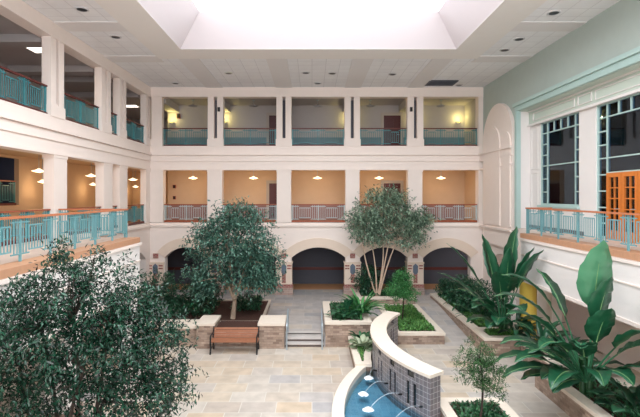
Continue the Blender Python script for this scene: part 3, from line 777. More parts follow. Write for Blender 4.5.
# ------------------------------------------------------------------ planters
def inset(poly, w):
    n = len(poly); out = []
    for i in range(n):
        p = Vector(poly[i]); a = Vector(poly[i-1]); c = Vector(poly[(i+1) % n])
        d1 = (p-a).normalized(); d2 = (c-p).normalized()
        n1 = Vector((-d1.y, d1.x)); n2 = Vector((-d2.y, d2.x))
        k = (n1+n2); k = k/max(.2, k.dot(n1)) if k.length > 1e-6 else n1
        out.append((p.x+k.x*w, p.y+k.y*w))
    return out
def rect(x0, x1, y0, y1): return [(x0,y0),(x1,y0),(x1,y1),(x0,y1)]
def planter(poly, z0, zt, label, cw=.28, soil=True, name='planter', group='stone planters'):
    c = np.mean(np.array(poly), axis=0)
    r = thing(name, (float(c[0]), float(c[1]), z0), label, 'planter', group)
    MB().prism(poly, 'z', z0, zt-.1).build('stone_wall', M['stone'], r)
    inn = inset(poly, cw)
    MB().ring(inset(poly, -.03), inn, zt-.1, zt).build('coping', M['coping'], r)
    MB().prism(inn, 'z', zt-.1, zt-.05).build('soil', M['mulch'], r)
    return inn, zt-.05
RW, ZT = 5.2, 1.3
WC = (7.1, 14.0)
def wx(y, R): return WC[0]-math.sqrt(R*R-(y-WC[1])**2)
P_A = planter(rect(.5, 2.2, 16.92, 20.2), 0, .93, 'raised stone planter beside the steps holding fern and broad leaves', .25)
yy = [14.1+i*(16.85-14.1)/7 for i in range(8)]
P_A2 = planter([(1.36, 14.1)] + [(wx(y, RW+.08), y) for y in yy] + [(1.36, 16.85)], 0, .42, 'low planter with pale hosta between curved wall and pool', .2)
P_B = planter(rect(2.15, 5.0, 22.05, 23.9), ZU, .70, 'planter with pale multi-stemmed tree in front of the arcade', .25)
P_C = planter(rect(3.12, 5.0, 17.2, 21.75), 0, .44, 'rectangular planter holding a round bushy tree beyond the curved wall', .22)
P_D = planter(rect(3.2, 4.84, 8.2, 11.7), 0, .42, 'planter with small feathery tree at the end of the curved wall', .22)
P_E = planter(rect(6.1, 7.8, 17.15, 23.5), 0, .6, 'long planter of dark shrubs along the green wall path', .25)
P_E2 = planter(rect(6.05, 7.75, 15.95, 17.13), 0, .64, 'planter block with tall broad leaved clump beside the path', .25)
P_G = planter(rect(7.2, 8.5, 13.45, 15.7), 0, .6, 'set-back planter piece under the window terrace', .25)
P_F = planter(rect(6.55, 8.5, 5.5, 13.4), 0, .6, 'long planter with the largest broad leaved plant below the french doors', .28)
P_T = planter(rect(-8.0, -1.98, 17.9, 21.6), .0, .69, 'mulched bed of the grey-green tree behind the bench', .06)
# stone blocks either side of the bench, low wall behind it
for (x0, x1), lb in (((-1.96, -1.02), 'broad stone block with pale cap between bench and steps'), ((-4.23, -3.6), 'narrow stone block with pale cap at the end of the bench beside the bush')):
    r = thing('stone_block', ((x0+x1)/2, 17.3, 0), lb, 'stone block', 'stone blocks by the bench')
    MB().box(x0, x1, 16.72, 17.85, 0, .84).build('block', M['stone'], r)
    MB().box(x0-.03, x1+.03, 16.69, 17.88, .84, .93).build('cap', M['coping'], r)
r = thing('low_wall', (-2.8, 17.2, 0), 'low stone wall directly behind the bench', 'wall')
MB().box(-3.57, -2.0, 16.95, 17.85, 0, .55).build('stone_wall', M['stone'], r); MB().box(-3.56, -2.0, 16.95, 17.85, .55, .71).build('cap', M['mulch'], r)
r = thing('low_wall', (-6.2, 17.3, 0), 'low stone wall running from the narrow block under the bush', 'wall')
MB().box(-8.0, -4.27, 16.95, 17.85, 0, .68).build('stone_wall', M['stone'], r); MB().box(-8.0, -4.27, 16.92, 17.85, .68, .77).build('cap', M['coping'], r)

# ------------------------------------------------------------------ bench
bxx0, bxx1, by = -3.62, -1.92, 16.1
r = thing('park_bench', ((bxx0+bxx1)/2, by+.3, 0), 'wooden slat bench with black iron ends against the stone wall', 'bench')
sl = MB()
for i in range(4): sl.box(bxx0, bxx1, by+.02+i*.115, by+.115+i*.115, .42, .455)
sl.build('seat', M['benchwood'], r)
bk = MB()
for i in range(4):
    z = .50+i*.085; yy0 = by+.50+i*.03
    bk.bar((bxx0, yy0, z), (bxx1, yy0, z), .03, .075, (0,.3,1))
bk.build('backrest', M['benchwood'], r)
for x in (bxx0+.03, bxx1-.03):
    e = MB()
    e.tube([(x, by-.02, 0), (x, by+.04, .2), (x, by+.0, .40)], .03, 8); e.tube([(x, by+.58, 0), (x, by+.48, .2), (x, by+.47, .42), (x, by+.62, .84)], .03, 8)
    e.bar((x, by, .41), (x, by+.48, .41), .05, .04); e.tube([(x, by+.0, .40), (x, by-.01, .6), (x, by+.06, .64), (x, by+.54, .64)], .024, 8); e.bar((x, by+.03, .18), (x, by+.49, .18), .03, .03)
    e.build('end_frame', M['black'], r)

# ------------------------------------------------------------------ fountain: curved wall and pool
A0, A1 = math.radians(-35.2), math.radians(35.2)
THK = .38
fw = thing('fountain_wall', (1.95, 14, 0), 'curved grey tiled fountain wall with pale coping and narrow slots', 'fountain wall')
def WP(th, R, z): return (WC[0]-R*math.cos(th), WC[1]-R*math.sin(th), z)
centers = [-29, -19.6, -10.2, -.8, 8.6, 18.3, 27.7]
ths = {A0, A1}; holes = []
for c in centers:
    for dd in (-1.8, 1.0):
        a, b2 = math.radians(c+dd), math.radians(c+dd+1.4)
        ths |= {a, b2}; holes.append((a, b2, .28, .88))
    a, b2 = math.radians(c-1.5), math.radians(c+1.5)
    ths |= {a, b2}; holes.append((a, b2, 1.0, 1.16))
for i in range(50): 
    t_ = A0+(A1-A0)*i/49
    if all(abs(t_-x) > math.radians(.35) for x in ths): ths.add(t_)
ths = sorted(ths); zs = [0, .28, .88, 1.0, 1.16, 1.22]
body = MB(); uv = []
def quad(ps, us):
    o = len(body.v); body.v.extend(ps); body.f.append((o, o+1, o+2, o+3)); uv.extend(us)
def inhole(a, b2, z0, z1):
    for h in holes:
        if a >= h[0]-1e-6 and b2 <= h[1]+1e-6 and z0 >= h[2]-1e-6 and z1 <= h[3]+1e-6: return True
    return False
RI = RW-THK
for i in range(len(ths)-1):
    a, b2 = ths[i], ths[i+1]
    for j in range(len(zs)-1):
        z0, z1 = zs[j], zs[j+1]
        if inhole(a, b2, z0, z1): continue
        for R, fl in ((RW, 0), (RI, 1)):
            p = [WP(a, R, z0), WP(b2, R, z0), WP(b2, R, z1), WP(a, R, z1)]; uu = [(a*RW, z0), (b2*RW, z0), (b2*RW, z1), (a*RW, z1)]
            if fl: p, uu = p[::-1], uu[::-1]
            quad(p, uu)
    p = [WP(a, RW, 1.22), WP(b2, RW, 1.22), WP(b2, RI, 1.22), WP(a, RI, 1.22)]; quad(p, [(a*RW, 0), (b2*RW, 0), (b2*RW, THK), (a*RW, THK)])
for t_ in (A0, A1):
    quad([WP(t_, RW, 0), WP(t_, RI, 0), WP(t_, RI, 1.22), WP(t_, RW, 1.22)], [(0, 0), (THK, 0), (THK, 1.22), (0, 1.22)])
for a, b2, z0, z1 in holes:
    for t_ in (a, b2): quad([WP(t_, RW, z0), WP(t_, RI, z0), WP(t_, RI, z1), WP(t_, RW, z1)], [(0, z0), (THK, z0), (THK, z1), (0, z1)])
    for z in (z0, z1): quad([WP(a, RW, z), WP(b2, RW, z), WP(b2, RI, z), WP(a, RI, z)], [(a*RW, 0), (b2*RW, 0), (b2*RW, THK), (a*RW, THK)])
body.uv = uv
body.build('tiled_body', M['ftile'], fw)
for a, b2, z0, z1 in holes:
    g = MB(); Rm = RW-.035
    g.add([WP(a, Rm, z0), WP(b2, Rm, z0), WP(b2, Rm, z1), WP(a, Rm, z1), WP(a, Rm-.12, z0), WP(b2, Rm-.12, z0), WP(b2, Rm-.12, z1), WP(a, Rm-.12, z1)],
          [(0,1,2,3),(7,6,5,4),(0,4,5,1),(1,5,6,2),(2,6,7,3),(3,7,4,0)])
    g.build('slot_glass', M['darkglass'], fw)
cp = MB(); n = 48; e = math.radians(.6)
outer = []; 
v = []; f = []
for i in range(n+1):
    t_ = A0-e+(A1-A0+2*e)*i/n
    v += [WP(t_, RW+.07, 1.22), WP(t_, RI-.07, 1.22), WP(t_, RW+.07, ZT), WP(t_, RI-.07, ZT)]
for i in range(n):
    o = 4*i
    f += [(o, o+4, o+6, o+2), (o+1, o+3, o+7, o+5), (o+2, o+6, o+7, o+3), (o, o+1, o+5, o+4)]
f += [(0, 2, 3, 1), (4*n, 4*n+1, 4*n+3, 4*n+2)]
cp.add(v, f); cp.build('coping', M['coping'], fw)
# pool
PC, PR = (7.27, 10.7), 6.8
def prim(y, R): return PC[0]-math.sqrt(R*R-(y-PC[1])**2)
ys = [14.08-i*(14.08-7.4)/26 for i in range(27)]
pool = thing('fountain_pool', (1.4, 12, 0), 'blue fountain pool with curved stone rim below the tiled wall', 'pool')
rim = MB(); v = []; f = []
for y in ys:
    x = prim(y, PR)
    v += [(x, y, 0), (x+.3, y, 0), (x, y, .35), (x+.3, y, .35)]
for i in range(len(ys)-1):
    o = 4*i
    f += [(o, o+2, o+6, o+4), (o+1, o+5, o+7, o+3), (o+2, o+3, o+7, o+6)]
f += [(0, 1, 3, 2), (4*len(ys)-4, 4*len(ys)-2, 4*len(ys)-1, 4*len(ys)-3)]
rim.add(v, f); rim.box(prim(7.4, PR), 3.0, 7.2, 7.4, 0, .35); rim.build('rim', M['coping'], pool)
pp = [(prim(y, PR)+.28, y) for y in ys] + [(3.0, 7.4), (2.84, 10.98)] + [(wx(y, RW+.01), y) for y in [11.05+i*(14.08-11.05)/14 for i in range(15)]]
MB().prism(pp, 'z', .004, .02).build('basin_floor', M['pooltile'], pool)
wat = MB(); wat.add([(p[0], p[1], .2) for p in pp], [tuple(range(len(pp)))]); wat.build('water', M['water'], pool)
inn = MB()
for i in range(len(ys)-1):
    pass
for k, (fx, fy) in enumerate(((1.68, 13.5), (1.40, 12.4), (1.42, 11.5), (1.75, 10.6))):
    d = Vector((fx-WC[0], fy-WC[1])).normalized()
    wxp, wyp = WC[0]+d.x*RW, WC[1]+d.y*RW
    lb = ['farthest from the camera, by the hosta planter', 'second from the hosta planter', 'third from the hosta planter', 'fourth from the hosta planter'][k]
    r = thing('water_jet', (fx, fy, .2), 'thin water jet splashing into the pool, %s' % lb, 'water jet', 'water jets of the fountain')
    pts = []
    for i in range(9):
        t_ = i/8
        pts.append((wxp+(fx-wxp)*t_, wyp+(fy-wyp)*t_, .42+.22*4*t_*(1-t_)*.6-.22*t_*t_ ))
    MB().tube(pts, [.005+.003*i/8 for i in range(9)], 8).build('stream', M['stream'], r, True)
    MB().tube([(wxp+.02*-d.x, wyp-.02*d.y, .42), (wxp+d.x*.1, wyp+d.y*.1, .44)], .025, 8).build('spout', M['black'], r)
    sp = MB(); v = []; f = []; n = 16
    prof = [(.13, .205), (.10, .22), (.06, .25), (.02, .27)]
    for rr, z in prof:
        for i in range(n):
            q = rr*(1+.25*random.random()); v.append((fx+q*math.cos(2*math.pi*i/n), fy+q*math.sin(2*math.pi*i/n)*1.0, z+.015*random.random()))
    for i in range(len(prof)-1):
        for j in range(n): f.append((i*n+j, i*n+(j+1)%n, (i+1)*n+(j+1)%n, (i+1)*n+j))
    f.append(tuple(range(3*n, 4*n)))
    sp.add(v, f); sp.build('splash', M['foam'], r, True)

# ------------------------------------------------------------------ plants
def leaf_mesh(name, P, D, Ln, W, m, parent=None, fold=.25):
    """P: n×3 bases, D: n×3 directions; folded pointed leaves as one mesh"""
    n = len(P); D = D/np.linalg.norm(D, axis=1, keepdims=True)
    up = np.tile(np.array([0,0,1.0]), (n,1)) + rng.normal(0, .35, (n,3))
    Sd = np.cross(D, up); Sd /= np.linalg.norm(Sd, axis=1, keepdims=True)+1e-9
    Nn = np.cross(Sd, D)
    Ln = np.asarray(Ln).reshape(-1,1)*np.ones((n,1)); W = np.asarray(W).reshape(-1,1)*np.ones((n,1))
    a = P; b_ = P+D*Ln*.45+Sd*W*.5+Nn*W*fold; c = P+D*Ln-Nn*W*.2; d = P+D*Ln*.45-Sd*W*.5+Nn*W*fold
    V = np.stack([a,b_,c,d], 1).reshape(-1,3)
    off = np.zeros(3); r = parent
    while r is not None:
        off += np.array(r.location); r = r.parent
    V = V-off
    i = np.arange(n)*4
    F = np.stack([np.stack([i,i+1,i+2],1), np.stack([i,i+2,i+3],1)], 1).reshape(-1,3)
    me = bpy.data.meshes.new(name)
    me.vertices.add(len(V)); me.vertices.foreach_set('co', V.astype(np.float32).ravel())
    me.loops.add(F.size); me.loops.foreach_set('vertex_index', F.astype(np.int32).ravel())
    me.polygons.add(len(F)); me.polygons.foreach_set('loop_start', np.arange(0, F.size, 3, dtype=np.int32)); me.polygons.foreach_set('loop_total', np.full(len(F), 3, dtype=np.int32))
    me.update(calc_edges=True); me.materials.append(m)
    o = bpy.data.objects.new(name, me); COL.objects.link(o)
    if parent: o.parent = parent
    return o

def crown_points(lobes, nclus, per, sig, shell=.45):
    """leaf bases and directions gathered into twiggy clusters over lobes (cx,cy,cz,rx,ry,rz)"""
    vol = np.array([l[3]*l[4]*l[5] for l in lobes])**.75; vol = vol/vol.sum()
    P = []; D = []; C = []
    for l, w in zip(lobes, vol):
        k = max(3, int(nclus*w))
        u = rng.normal(size=(k,3)); u /= np.linalg.norm(u, axis=1, keepdims=True)
        rad = rng.random((k,1))**shell
        c = np.array(l[:3])+u*rad*np.array(l[3:6])
        for ci, ui in zip(c, u):
            q = max(3, int(per*(.6+.8*rng.random())))
            tw = ui*.6+rng.normal(0,.6,3)+np.array([0,0,.15]); tw /= np.linalg.norm(tw)
            s = rng.random((q,1))
            p = ci + tw*(s-.5)*sig*3 + rng.normal(0, sig*.55, (q,3))
            d = tw*.8 + rng.normal(0,.7,(q,3)) + np.array([0,0,-.25])
            P.append(p); D.append(d)
        C.append(c)
    return np.concatenate(P), np.concatenate(D), np.concatenate(C)

def limb(mb, a, b2, r0, r1, wob=.08, n=6):
    a = np.array(a, float); b2 = np.array(b2, float); L_ = np.linalg.norm(b2-a)
    pts = []; rr = []
    ph = rng.random(2)*6
    for i in range(n+1):
        t_ = i/n
        w_ = math.sin(math.pi*t_)*wob*L_
        p = a+(b2-a)*t_+np.array([math.cos(ph[0])*w_, math.sin(ph[0])*w_, .12*L_*math.sin(math.pi*t_)*.5])
        pts.append(tuple(p)); rr.append(r0+(r1-r0)*t_)
    mb.tube(pts, rr, 7)
    return pts

def tree(base, lobes, stems, label, cat, lm, bm, nclus, per, sig, ll, lw, r0, group=None, name='tree', shell=.45, nb=26, fmax=None, fork=None):
    r = thing(name, base, label, cat, group)
    P, D, C = crown_points(lobes, nclus, per, sig, shell)
    if fmax is not None:
        k = fmax(P); P = P[k]; D = D[k]
    tr = MB(); br = MB(); tips = []
    if fork: limb(tr, (base[0], base[1], base[2]-.02), fork, r0*1.3, r0, .03, 6)
    for (dx, dy, h, lean) in stems:
        tip = (base[0]+lean[0], base[1]+lean[1], base[2]+h)
        pts = limb(tr, (base[0]+dx, base[1]+dy, base[2]-.02) if not fork else (fork[0]+dx*.3, fork[1]+dy*.3, fork[2]-.05), tip, r0*(.75 if fork else 1), r0*.4, .05, 8)
        tips += pts[4:]
    tips = np.array(tips)
    idx = rng.choice(len(C), min(nb, len(C)), replace=False)
    for i in idx:
        c = C[i]
        dd = np.linalg.norm(tips-c, axis=1)+.8*np.maximum(0, tips[:,2]-c[2])
        a = tips[int(np.argmin(dd))]
        limb(br, a, c, r0*.32, r0*.08, .07, 4)
    tr.build('trunk', bm, r, True); br.build('branches', bm, r, True)
    leaf_mesh('foliage', P, D, ll*(.7+.6*rng.random(len(P))), lw*(.7+.6*rng.random(len(P))), lm, r)
    return r

# big bush in front of the side gallery terrace
bl = [(-4.15, 8.0, 3.2, 1.55, 1.4, 1.2), (-3.1, 8.2, 2.5, 1.0, 1.0, .9), (-4.9, 7.8, 2.2, .85, 1.2, .8), (-3.5, 7.8, 2.0, 1.0, 1.0, .5), (-4.9, 7.7, 1.3, .8, .8, .4), (-2.75, 8.1, 1.55, .5, .6, .25), (-4.2, 8.1, 4.15, .95, .9, .65), (-3.0, 8.1, 3.3, .75, .8, .5), (-2.6, 8.2, 2.1, .5, .7, .5), (-5.2, 8, 3.3, .65, 1.1, .8), (-3.35, 8.3, 3.4, .8, .8, .6)]
tree((-4.3, 8.0, 0), bl, [(-.1,0,3.2,(-.5,.1)), (.12,.05,3.3,(.7,.1)), (.0,-.1,3.4,(.1,0)), (.15,.1,2.8,(1.0,.3)), (-.15,.1,2.6,(-.9,.1)), (.05,-.15,2.7,(.5,-.4))],
     'large dark green multi-stemmed bush in front of the white terrace wall', 'tree', L_FICUS, M['bark_dk'], 1000, 24, .12, .10, .036, .05, nb=110, fmax=lambda P: P[:,0] > -5.8)
# grey-green tree behind the bench
g2l = [(-3.2, 18.6, 3.7, 1.75, 1.5, 1.35), (-4.2, 18.5, 2.7, 1.0, 1.1, 1.0), (-2.0, 18.5, 3.0, .85, 1.0, 1.15), (-3.3, 18.3, 4.7, 1.1, 1.0, .65), (-2.7, 18.2, 2.3, 1.1, 1.0, .55), (-4.4, 18.4, 3.8, .7, .8, .8), (-4.3, 18.3, 1.95, .65, .8, .5), (-1.85, 18.4, 2.2, .55, .7, .55), (-2.6, 18.5, 4.6, .8, .8, .5)]
tree((-3.2, 18.4, .68), g2l, [(0,0,2.6,(-.2,.1)), (.05,.05,2.4,(.7,.1)), (-.05,0,2.3,(-.8,0))],
     'grey-green broad tree rising from the mulch bed behind the bench', 'tree', L_GREY, M['bark'], 680, 19, .16, .15, .062, .085, nb=50, fork=(-3.12, 18.4, 1.45))
# pale multi-stemmed tree in front of the arcade
p3 = [(3.7, 22.6, 4.75, 1.75, 1.1, .95), (2.6, 22.5, 4.3, 1.0, 1.0, .7), (4.9, 22.5, 4.2, 1.05, 1.0, .6), (3.6, 22.5, 5.5, 1.15, .9, .5), (3.0, 22.4, 3.6, 1.0, .9, .4), (4.7, 22.4, 3.5, .9, .8, .4), (5.4, 22.5, 4.5, .55, .7, .5)]
tree((3.25, 22.6, .64), p3, [(0,0,2.9,(.25,.0)), (-.06,.03,2.7,(-.75,.1)), (.06,-.03,2.8,(1.0,.05)), (.02,.05,3.1,(.6,-.1)), (-.04,-.04,2.5,(-.3,-.2))],
     'pale trunked multi-stemmed tree with airy olive green crown before the arcade', 'tree', L_OLIVE, mat('cream_bark', (196,172,152), .8, noise=.2, nscale=12), 540, 16, .17, .17, .066, .05, nb=60)
# small round bushy tree
tree((3.72, 18.9, .38), [(3.72,18.9,2.05,.52,.52,.45), (3.6,18.8,1.65,.6,.55,.4), (4.0,18.8,1.55,.45,.45,.35), (3.8,18.9,2.3,.3,.3,.25)], [(0,0,1.5,(0,0))],
     'small round bright green tree on a thin trunk beyond the curved wall', 'tree', L_BRIGHT, M['bark_dk'], 260, 16, .07, .085, .03, .035, nb=18)
# small feathery tree in the near planter
tree((3.78, 10.3, .36), [(3.75,10.3,2.0,.42,.42,.36), (3.6,10.3,1.7,.42,.4,.36), (4.0,10.3,1.65,.36,.36,.34), (4.1,10.2,1.3,.28,.28,.26), (3.75,10.2,1.45,.3,.3,.25)], [(0,0,1.6,(0,0))],
     'small feathery tree in the planter at the end of the curved wall', 'tree', L_TOPI, M['bark_dk'], 230, 20, .06, .075, .016, .032, nb=22)

def cover(name, poly_bb, z, n, lm, h, label, wmin=.05, ll=.09, inside=None):
    x0, x1, y0, y1 = poly_bb
    P = np.stack([rng.uniform(x0, x1, n), rng.uniform(y0, y1, n), np.full(n, z)], 1)
    if inside is not None: P = P[inside(P)]
    bumps = .5+.5*np.sin(P[:,0]*5+1)*np.sin(P[:,1]*4+2)
    P[:,2] += rng.random(len(P))*h*(.4+.6*bumps)
    D = rng.normal(0,.7,(len(P),3)); D[:,2] = np.abs(D[:,2])*.8+.25
    o = leaf_mesh(name, P, D, ll*(.7+.6*rng.random(len(P))), wmin*(.7+.6*rng.random(len(P))), lm)
    tag(o, label, 'ground cover', None, 'stuff')
    return o
def bb(pl, e=.05):
    a = np.array(pl[0]); return (a[:,0].min()+e, a[:,0].max()-e, a[:,1].min()+e, a[:,1].max()-e)
cover('ground_cover', bb(P_C), P_C[1], 4200, L_COVER, .14, 'bright green ground cover round the small round tree')
cover('ground_cover', bb(P_D), P_D[1], 2600, L_DCOV, .12, 'green ground cover under the small feathery tree')
cover('ground_cover', bb(P_E), P_E[1], 5200, L_COVER, .16, 'bright ground cover along the long path planter of dark shrubs')
cover('ground_cover', bb(P_E2), P_E2[1], 900, L_COVER, .14, 'bright ground cover round the tall broad leaved clump')
cover('ground_cover', bb(P_F), P_F[1], 4200, L_DCOV, .2, 'dark ground cover under the largest broad leaved plant')
cover('ground_cover', bb(P_G), P_G[1], 900, L_DCOV, .2, 'dark ground cover in the set-back planter piece')
cover('ground_cover', bb(P_A), P_A[1], 1500, L_DCOV, .14, 'ground cover in the raised planter by the steps')
cover('ground_cover', bb(P_B), P_B[1], 1100, L_DCOV, .14, 'dark ground cover round the pale multi-stemmed trunk')
cover('ground_cover', (1.58, 2.5, 14.32, 16.65), P_A2[1], 1400, L_COVER, .14, 'ground cover round the pale hosta', inside=lambda P: P[:,0] < WC[0]-np.sqrt((RW+.27)**2-(P[:,1]-14)**2)-.02+.0)
cover('undergrowth', (-7.7, -4.1, 18.2, 21.3), .69, 2600, L_DARK, .5, 'dark undergrowth in the shady bed behind the grey-green trunk', .07, .16)
cover('undergrowth', (-3.4, -2.25, 19.2, 21.3), .69, 900, L_DARK, .4, 'dark undergrowth between trunk and upper paving', .07, .16)

def ribbon_leaf(mb, base, az, elev, length, width, droop, petiole=0, pr=.02, fold=.25, n=12, tip=.8):
    """broad arching leaf: midrib bends down under droop; width profile lens-shaped; closed double skin"""
    p = np.array(base, float); e = elev; out = np.array([math.cos(az), math.sin(az), 0]); side = np.array([-math.sin(az), math.cos(az), 0])
    if petiole:
        pts = [tuple(p)]
        for i in range(6):
            d = out*math.cos(e)+np.array([0,0,1])*math.sin(e); p = p+d*petiole/6; pts.append(tuple(p)); e -= droop*.25/6
        mb.tube(pts, [pr*(1-.5*i/6) for i in range(7)], 6)
    v = []; f = []; mb.mid = []
    for i in range(n+1):
        t_ = i/n; mb.mid.append(tuple(p+np.array([0,0,.004])))
        d = out*math.cos(e)+np.array([0,0,1])*math.sin(e); nrm = -out*math.sin(e)+np.array([0,0,1])*math.cos(e)
        w_ = width*.5*(math.sin(math.pi*min(1, t_**tip*.97+.03))**.75)+.002
        wave = .04*width*math.sin(i*2.1)
        for s, k in ((-1, fold), (0, 0), (1, fold)):
            v.append(p+side*w_*s+nrm*(w_*k+(wave*abs(s))))
        for s, k in ((-1, fold), (0, 0), (1, fold)):
            v.append(p+side*w_*s+nrm*(w_*k+(wave*abs(s))-.006))
        p = p+d*length/n; e -= droop*(.4+1.2*t_)/n
    for i in range(n):
        o = 6*i
        for c in (0, 1): f.append((o+c, o+c+1, o+c+7, o+c+6)); f.append((o+c+3, o+c+9, o+c+10, o+c+4))
        f.append((o, o+6, o+9, o+3)); f.append((o+2, o+5, o+11, o+8))
    mb.add(v, f)

def broad_plant(base, leaves, label, stems=3, name='broad_leaved_plant', group=None, lm=L_BIRD):
    r = thing(name, base, label, 'plant', group)
    st_ = MB()
    for i in range(stems):
        a = i*2.4; st_.tube([(base[0]+.1*math.cos(a), base[1]+.1*math.sin(a), base[2]), (base[0]+.13*math.cos(a), base[1]+.13*math.sin(a), base[2]+.9)], [.06, .045], 8)
    st_.build('stem', L_BASE, r, True)
    for (az, el, pet, ln, wd, dr) in leaves:
        q = MB(); a = math.radians(az)
        ribbon_leaf(q, (base[0]+.08*math.cos(a), base[1]+.08*math.sin(a), base[2]+.35), a, math.radians(el), ln, wd*(1.18 if wd < .7 else 1), math.radians(dr), pet, .035)
        k = q.build('leaf', L_HUGE if wd > .75 else lm, r, True)
        mid = MB(); mid.tube(q.mid, [.016*(1-.8*i/(len(q.mid)-1)) for i in range(len(q.mid))], 6)
        mid.build('midrib', L_RIB, k, True)
    return r
# tall clump beside the path
broad_plant((7.0, 16.7, .58), [(195,80,1.5,1.9,.50,10), (20,84,1.6,2.0,.60,8), (165,66,1.5,2.0,.48,25), (185,50,1.3,1.8,.46,30), (-62,72,1.5,1.8,.52,28), (-50,77,1.3,1.8,.54,18), (240,72,1.1,1.5,.5,40), (-90,58,.9,1.1,.55,85), (-120,40,.6,1.0,.46,70), (-75,30,.5,1.0,.46,60), (105,76,1.5,1.6,.5,20), (270,84,1.2,1.7,.48,10), (-100,75,1.3,1.2,.5,60), (210,60,.8,1.2,.44,70), (150,55,.9,1.2,.44,60), (225,30,.4,.9,.46,60), (-45,35,.5,.9,.46,60), (-150,52,.8,1.1,.5,70), (185,30,.4,1.0,.44,60)],
            'tall broad leaved clump with upright paddle leaves in the path planter', 4, group='big broad leaved plants')
# largest plant, closest to the french doors terrace
broad_plant((6.98, 11.6, .55), [(-95,84,1.95,1.8,.82,16), (165,76,2.0,1.5,.40,75), (172,70,1.7,1.6,.42,80), (190,62,1.5,1.5,.42,66), (200,42,1.0,1.5,.46,60), (185,30,.7,1.6,.44,60), (165,34,.9,1.4,.44,70), (-140,38,.8,1.4,.46,70), (-95,74,1.2,1.2,.56,30), (-70,64,1.3,1.4,.54,60), (-60,46,.9,1.3,.52,70), (-110,48,.7,1.2,.48,75), (130,78,1.6,1.4,.46,35), (215,54,1.3,1.4,.44,70), (-80,82,1.6,1.3,.52,20), (-40,62,1.0,1.0,.5,70), (-125,62,1.0,1.2,.46,60), (-160,52,.9,1.3,.44,66), (180,48,1.2,1.3,.42,70), (-85,52,.6,1.1,.5,80), (175,22,.4,1.2,.5,50), (205,36,.6,1.1,.5,60), (150,44,.7,1.1,.5,60), (-150,24,.4,1.0,.5,55), (235,60,1.0,1.2,.5,60)],
            'largest broad leaved plant with one huge pale upright leaf below the french doors', 5, group='big broad leaved plants')

def tuft(base, n, ln, wd, elr, label, lm, name='shrub', cat='shrub', group=None, droop=60, pet=.15, seed_az=0):
    r = thing(name, base, label, cat, group)
    q = MB()
    for i in range(n):
        a = 2.399*i+seed_az+random.uniform(-.3,.3); e = math.radians(random.uniform(*elr)); L_ = ln*random.uniform(.7,1.15)
        ribbon_leaf(q, (base[0]+.05*math.cos(a), base[1]+.05*math.sin(a), base[2]), a, e, L_, wd*random.uniform(.8,1.2), math.radians(droop*random.uniform(.6,1.3)), pet*random.uniform(.5,1.6), .012, n=7)
    q.build('leaves', lm, r, True)
    return r
tuft((1.35, 17.7, .88), 26, .42, .22, (25,80), 'broad leaved dark plant at the step end of the raised planter', L_BIRD, pet=.35, name='hosta', cat='plant')
tuft((1.95, 18.2, .88), 60, 1.0, .11, (35,85), 'feathery arching fern at the curved wall end of the raised planter', L_BRIGHT, name='fern', cat='plant', droop=70)
tuft((.95, 17.5, .88), 12, .3, .12, (20,70), 'small low plant at the corner of the raised planter by the handrail', L_DCOV, name='small_plant', cat='plant')
tuft((1.72, 15.6, .37), 44, .36, .17, (15,75), 'pale variegated hosta in the low planter by the pool', L_PALE, name='hosta', cat='plant')
tuft((1.75, 16.4, .37), 24, .35, .12, (15,70), 'dark leafy plant behind the pale hosta', L_DCOV, name='hosta', cat='plant')
def bush(c, rad, label, lm=L_DARK, n=130, per=12, ll=.14, lw=.055, name='shrub', group='dark shrubs', zb=None):
    base = (c[0], c[1], zb)
    r = thing(name, base, label, 'shrub', group)
    P, D, C = crown_points([(c[0], c[1], c[2], rad[0], rad[1], rad[2])], n, per, .09, .5)
    P[:,2] = np.maximum(P[:,2], zb+.03)
    s_ = MB()
    for i in range(9): limb(s_, (c[0]+random.uniform(-.08,.08), c[1]+random.uniform(-.08,.08), zb), C[i*3 % len(C)], .018, .006, .06, 4)
    s_.build('stems', M['bark_dk'], r)
    leaf_mesh('foliage', P, D, ll*(.7+.6*rng.random(len(P))), lw*(.7+.6*rng.random(len(P))), lm, r)
bush((2.85, 23.05, 1.35), (.75, .6, .75), 'dark round shrub against the arcade beside the pale trunk', zb=.64, n=170)
bush((4.35, 22.9, 1.2), (.6, .55, .6), 'dark shrub behind the small round tree', zb=.64)
for (x, y, rr, lb) in ((6.75, 22.6, .55, 'farthest along the path planter'), (7.4, 22.0, .75, 'by the corner arch of the path planter'), (6.7, 21.2, .5, 'second along the edge of the path planter'), (7.35, 20.3, .8, 'in the middle rear of the path planter'), (6.75, 19.7, .5, 'third along the edge of the path planter'), (7.3, 18.6, .75, 'directly behind the tall clump')):
    bush((x, y, .55+rr*.8), (rr, rr, rr*.85), 'dark glossy shrub %s' % lb, zb=.55, n=130)
for (x, y, lb, k) in ((6.9, 20.5, 'arching strappy plant between dark shrubs of the path planter', 0), (6.75, 18.4, 'strappy plant by the path edge before the tall clump', 1), (7.45, 16.55, 'low broad plant beside the tall clump, terrace side', 2), (7.6, 15.0, 'dark leafy plant in the set-back planter piece', 3), (7.8, 14.1, 'dark plant between set-back planter and largest plant', 4)):
    tuft((x, y, .55), 26 if k == 2 else 22, .85 if k == 2 else .65, .2 if k > 1 else .1, (25,80), lb, L_DARK if k > 1 else L_DCOV, name='leafy_plant', cat='plant', pet=.4, droop=75, seed_az=k)
tuft((7.45, 10.3, .55), 26, .55, .3, (20,75), 'dark low broad plant at the foot of the largest plant', L_DARK, name='leafy_plant', cat='plant', pet=.5, droop=70)
tuft((7.5, 12.8, .55), 22, .6, .26, (25,75), 'dark leafy plant behind the largest plant under the terrace', L_DARK, name='leafy_plant', cat='plant', pet=.5, droop=70)
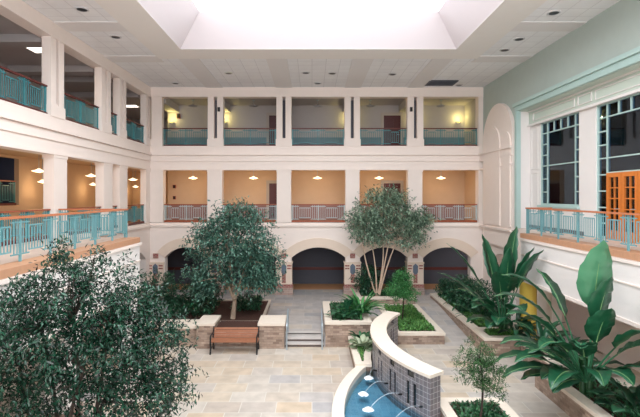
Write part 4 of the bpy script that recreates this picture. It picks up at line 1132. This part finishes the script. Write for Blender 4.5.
bush((-6.6, 19.5, 1.5), (1.1, .9, .9), 'dark shrub filling the shady bed by the inner corner', zb=.69, n=200)
bush((-5.0, 20.6, 1.3), (.9, .7, .7), 'dark shrub between grey-green tree and the shaded arch', zb=.69, n=150)
# shrubs in the arch next to the green wall
bush((7.6, 23.95, .9), (.8, .2, .4), 'low dark planting in the arch nearest the green wall', zb=.36 if False else ZU, n=110)

# ------------------------------------------------------------------ light
wd = bpy.data.worlds.new('overcast_sky'); sc.world = wd; wd.use_nodes = True
bg = wd.node_tree.nodes['Background']; bg.inputs[0].default_value = (.94, .97, 1, 1); bg.inputs[1].default_value = 5.6
l = bpy.data.lights.new('skylight_portal', 'AREA'); l.shape = 'RECTANGLE'; l.size = UX1-UX0; l.size_y = UY1-UY0
l.cycles.is_portal = True
o = bpy.data.objects.new('skylight_portal', l); COL.objects.link(o); o.location = ((UX0+UX1)/2, (UY0+UY1)/2, UZ+.1)

cam = bpy.data.cameras.new('camera'); co = bpy.data.objects.new('camera', cam); COL.objects.link(co)
l2 = bpy.data.lights.new('added_window_portal', 'AREA'); l2.shape = 'RECTANGLE'; l2.size = XR-XL-.4; l2.size_y = 6.85; l2.cycles.is_portal = True  # sampling portal of the added front window
o2 = bpy.data.objects.new('added_window_portal', l2); COL.objects.link(o2); o2.location = ((XL+XR)/2, -5.02, 7.575); o2.rotation_euler = (math.radians(90), 0, 0)
co.location = (0, 0, 5.6); co.rotation_euler = (math.radians(90), 0, 0)
cam.sensor_width = 36; cam.lens = 36*456/640
cam.shift_x = 8/640; cam.shift_y = -12.5/640
cam.clip_start = .05; cam.clip_end = 200
sc.camera = co

sc.view_settings.view_transform = 'Standard'; sc.view_settings.look = 'None'; sc.view_settings.gamma = 1
sc.view_settings.use_curve_mapping = False
sc.view_settings.exposure = 0.1
sc.cycles.max_bounces = 14; sc.cycles.diffuse_bounces = 10; sc.cycles.glossy_bounces = 4; sc.cycles.transparent_max_bounces = 12
sc.cycles.use_denoising = True
sc.cycles.sample_clamp_indirect = 8
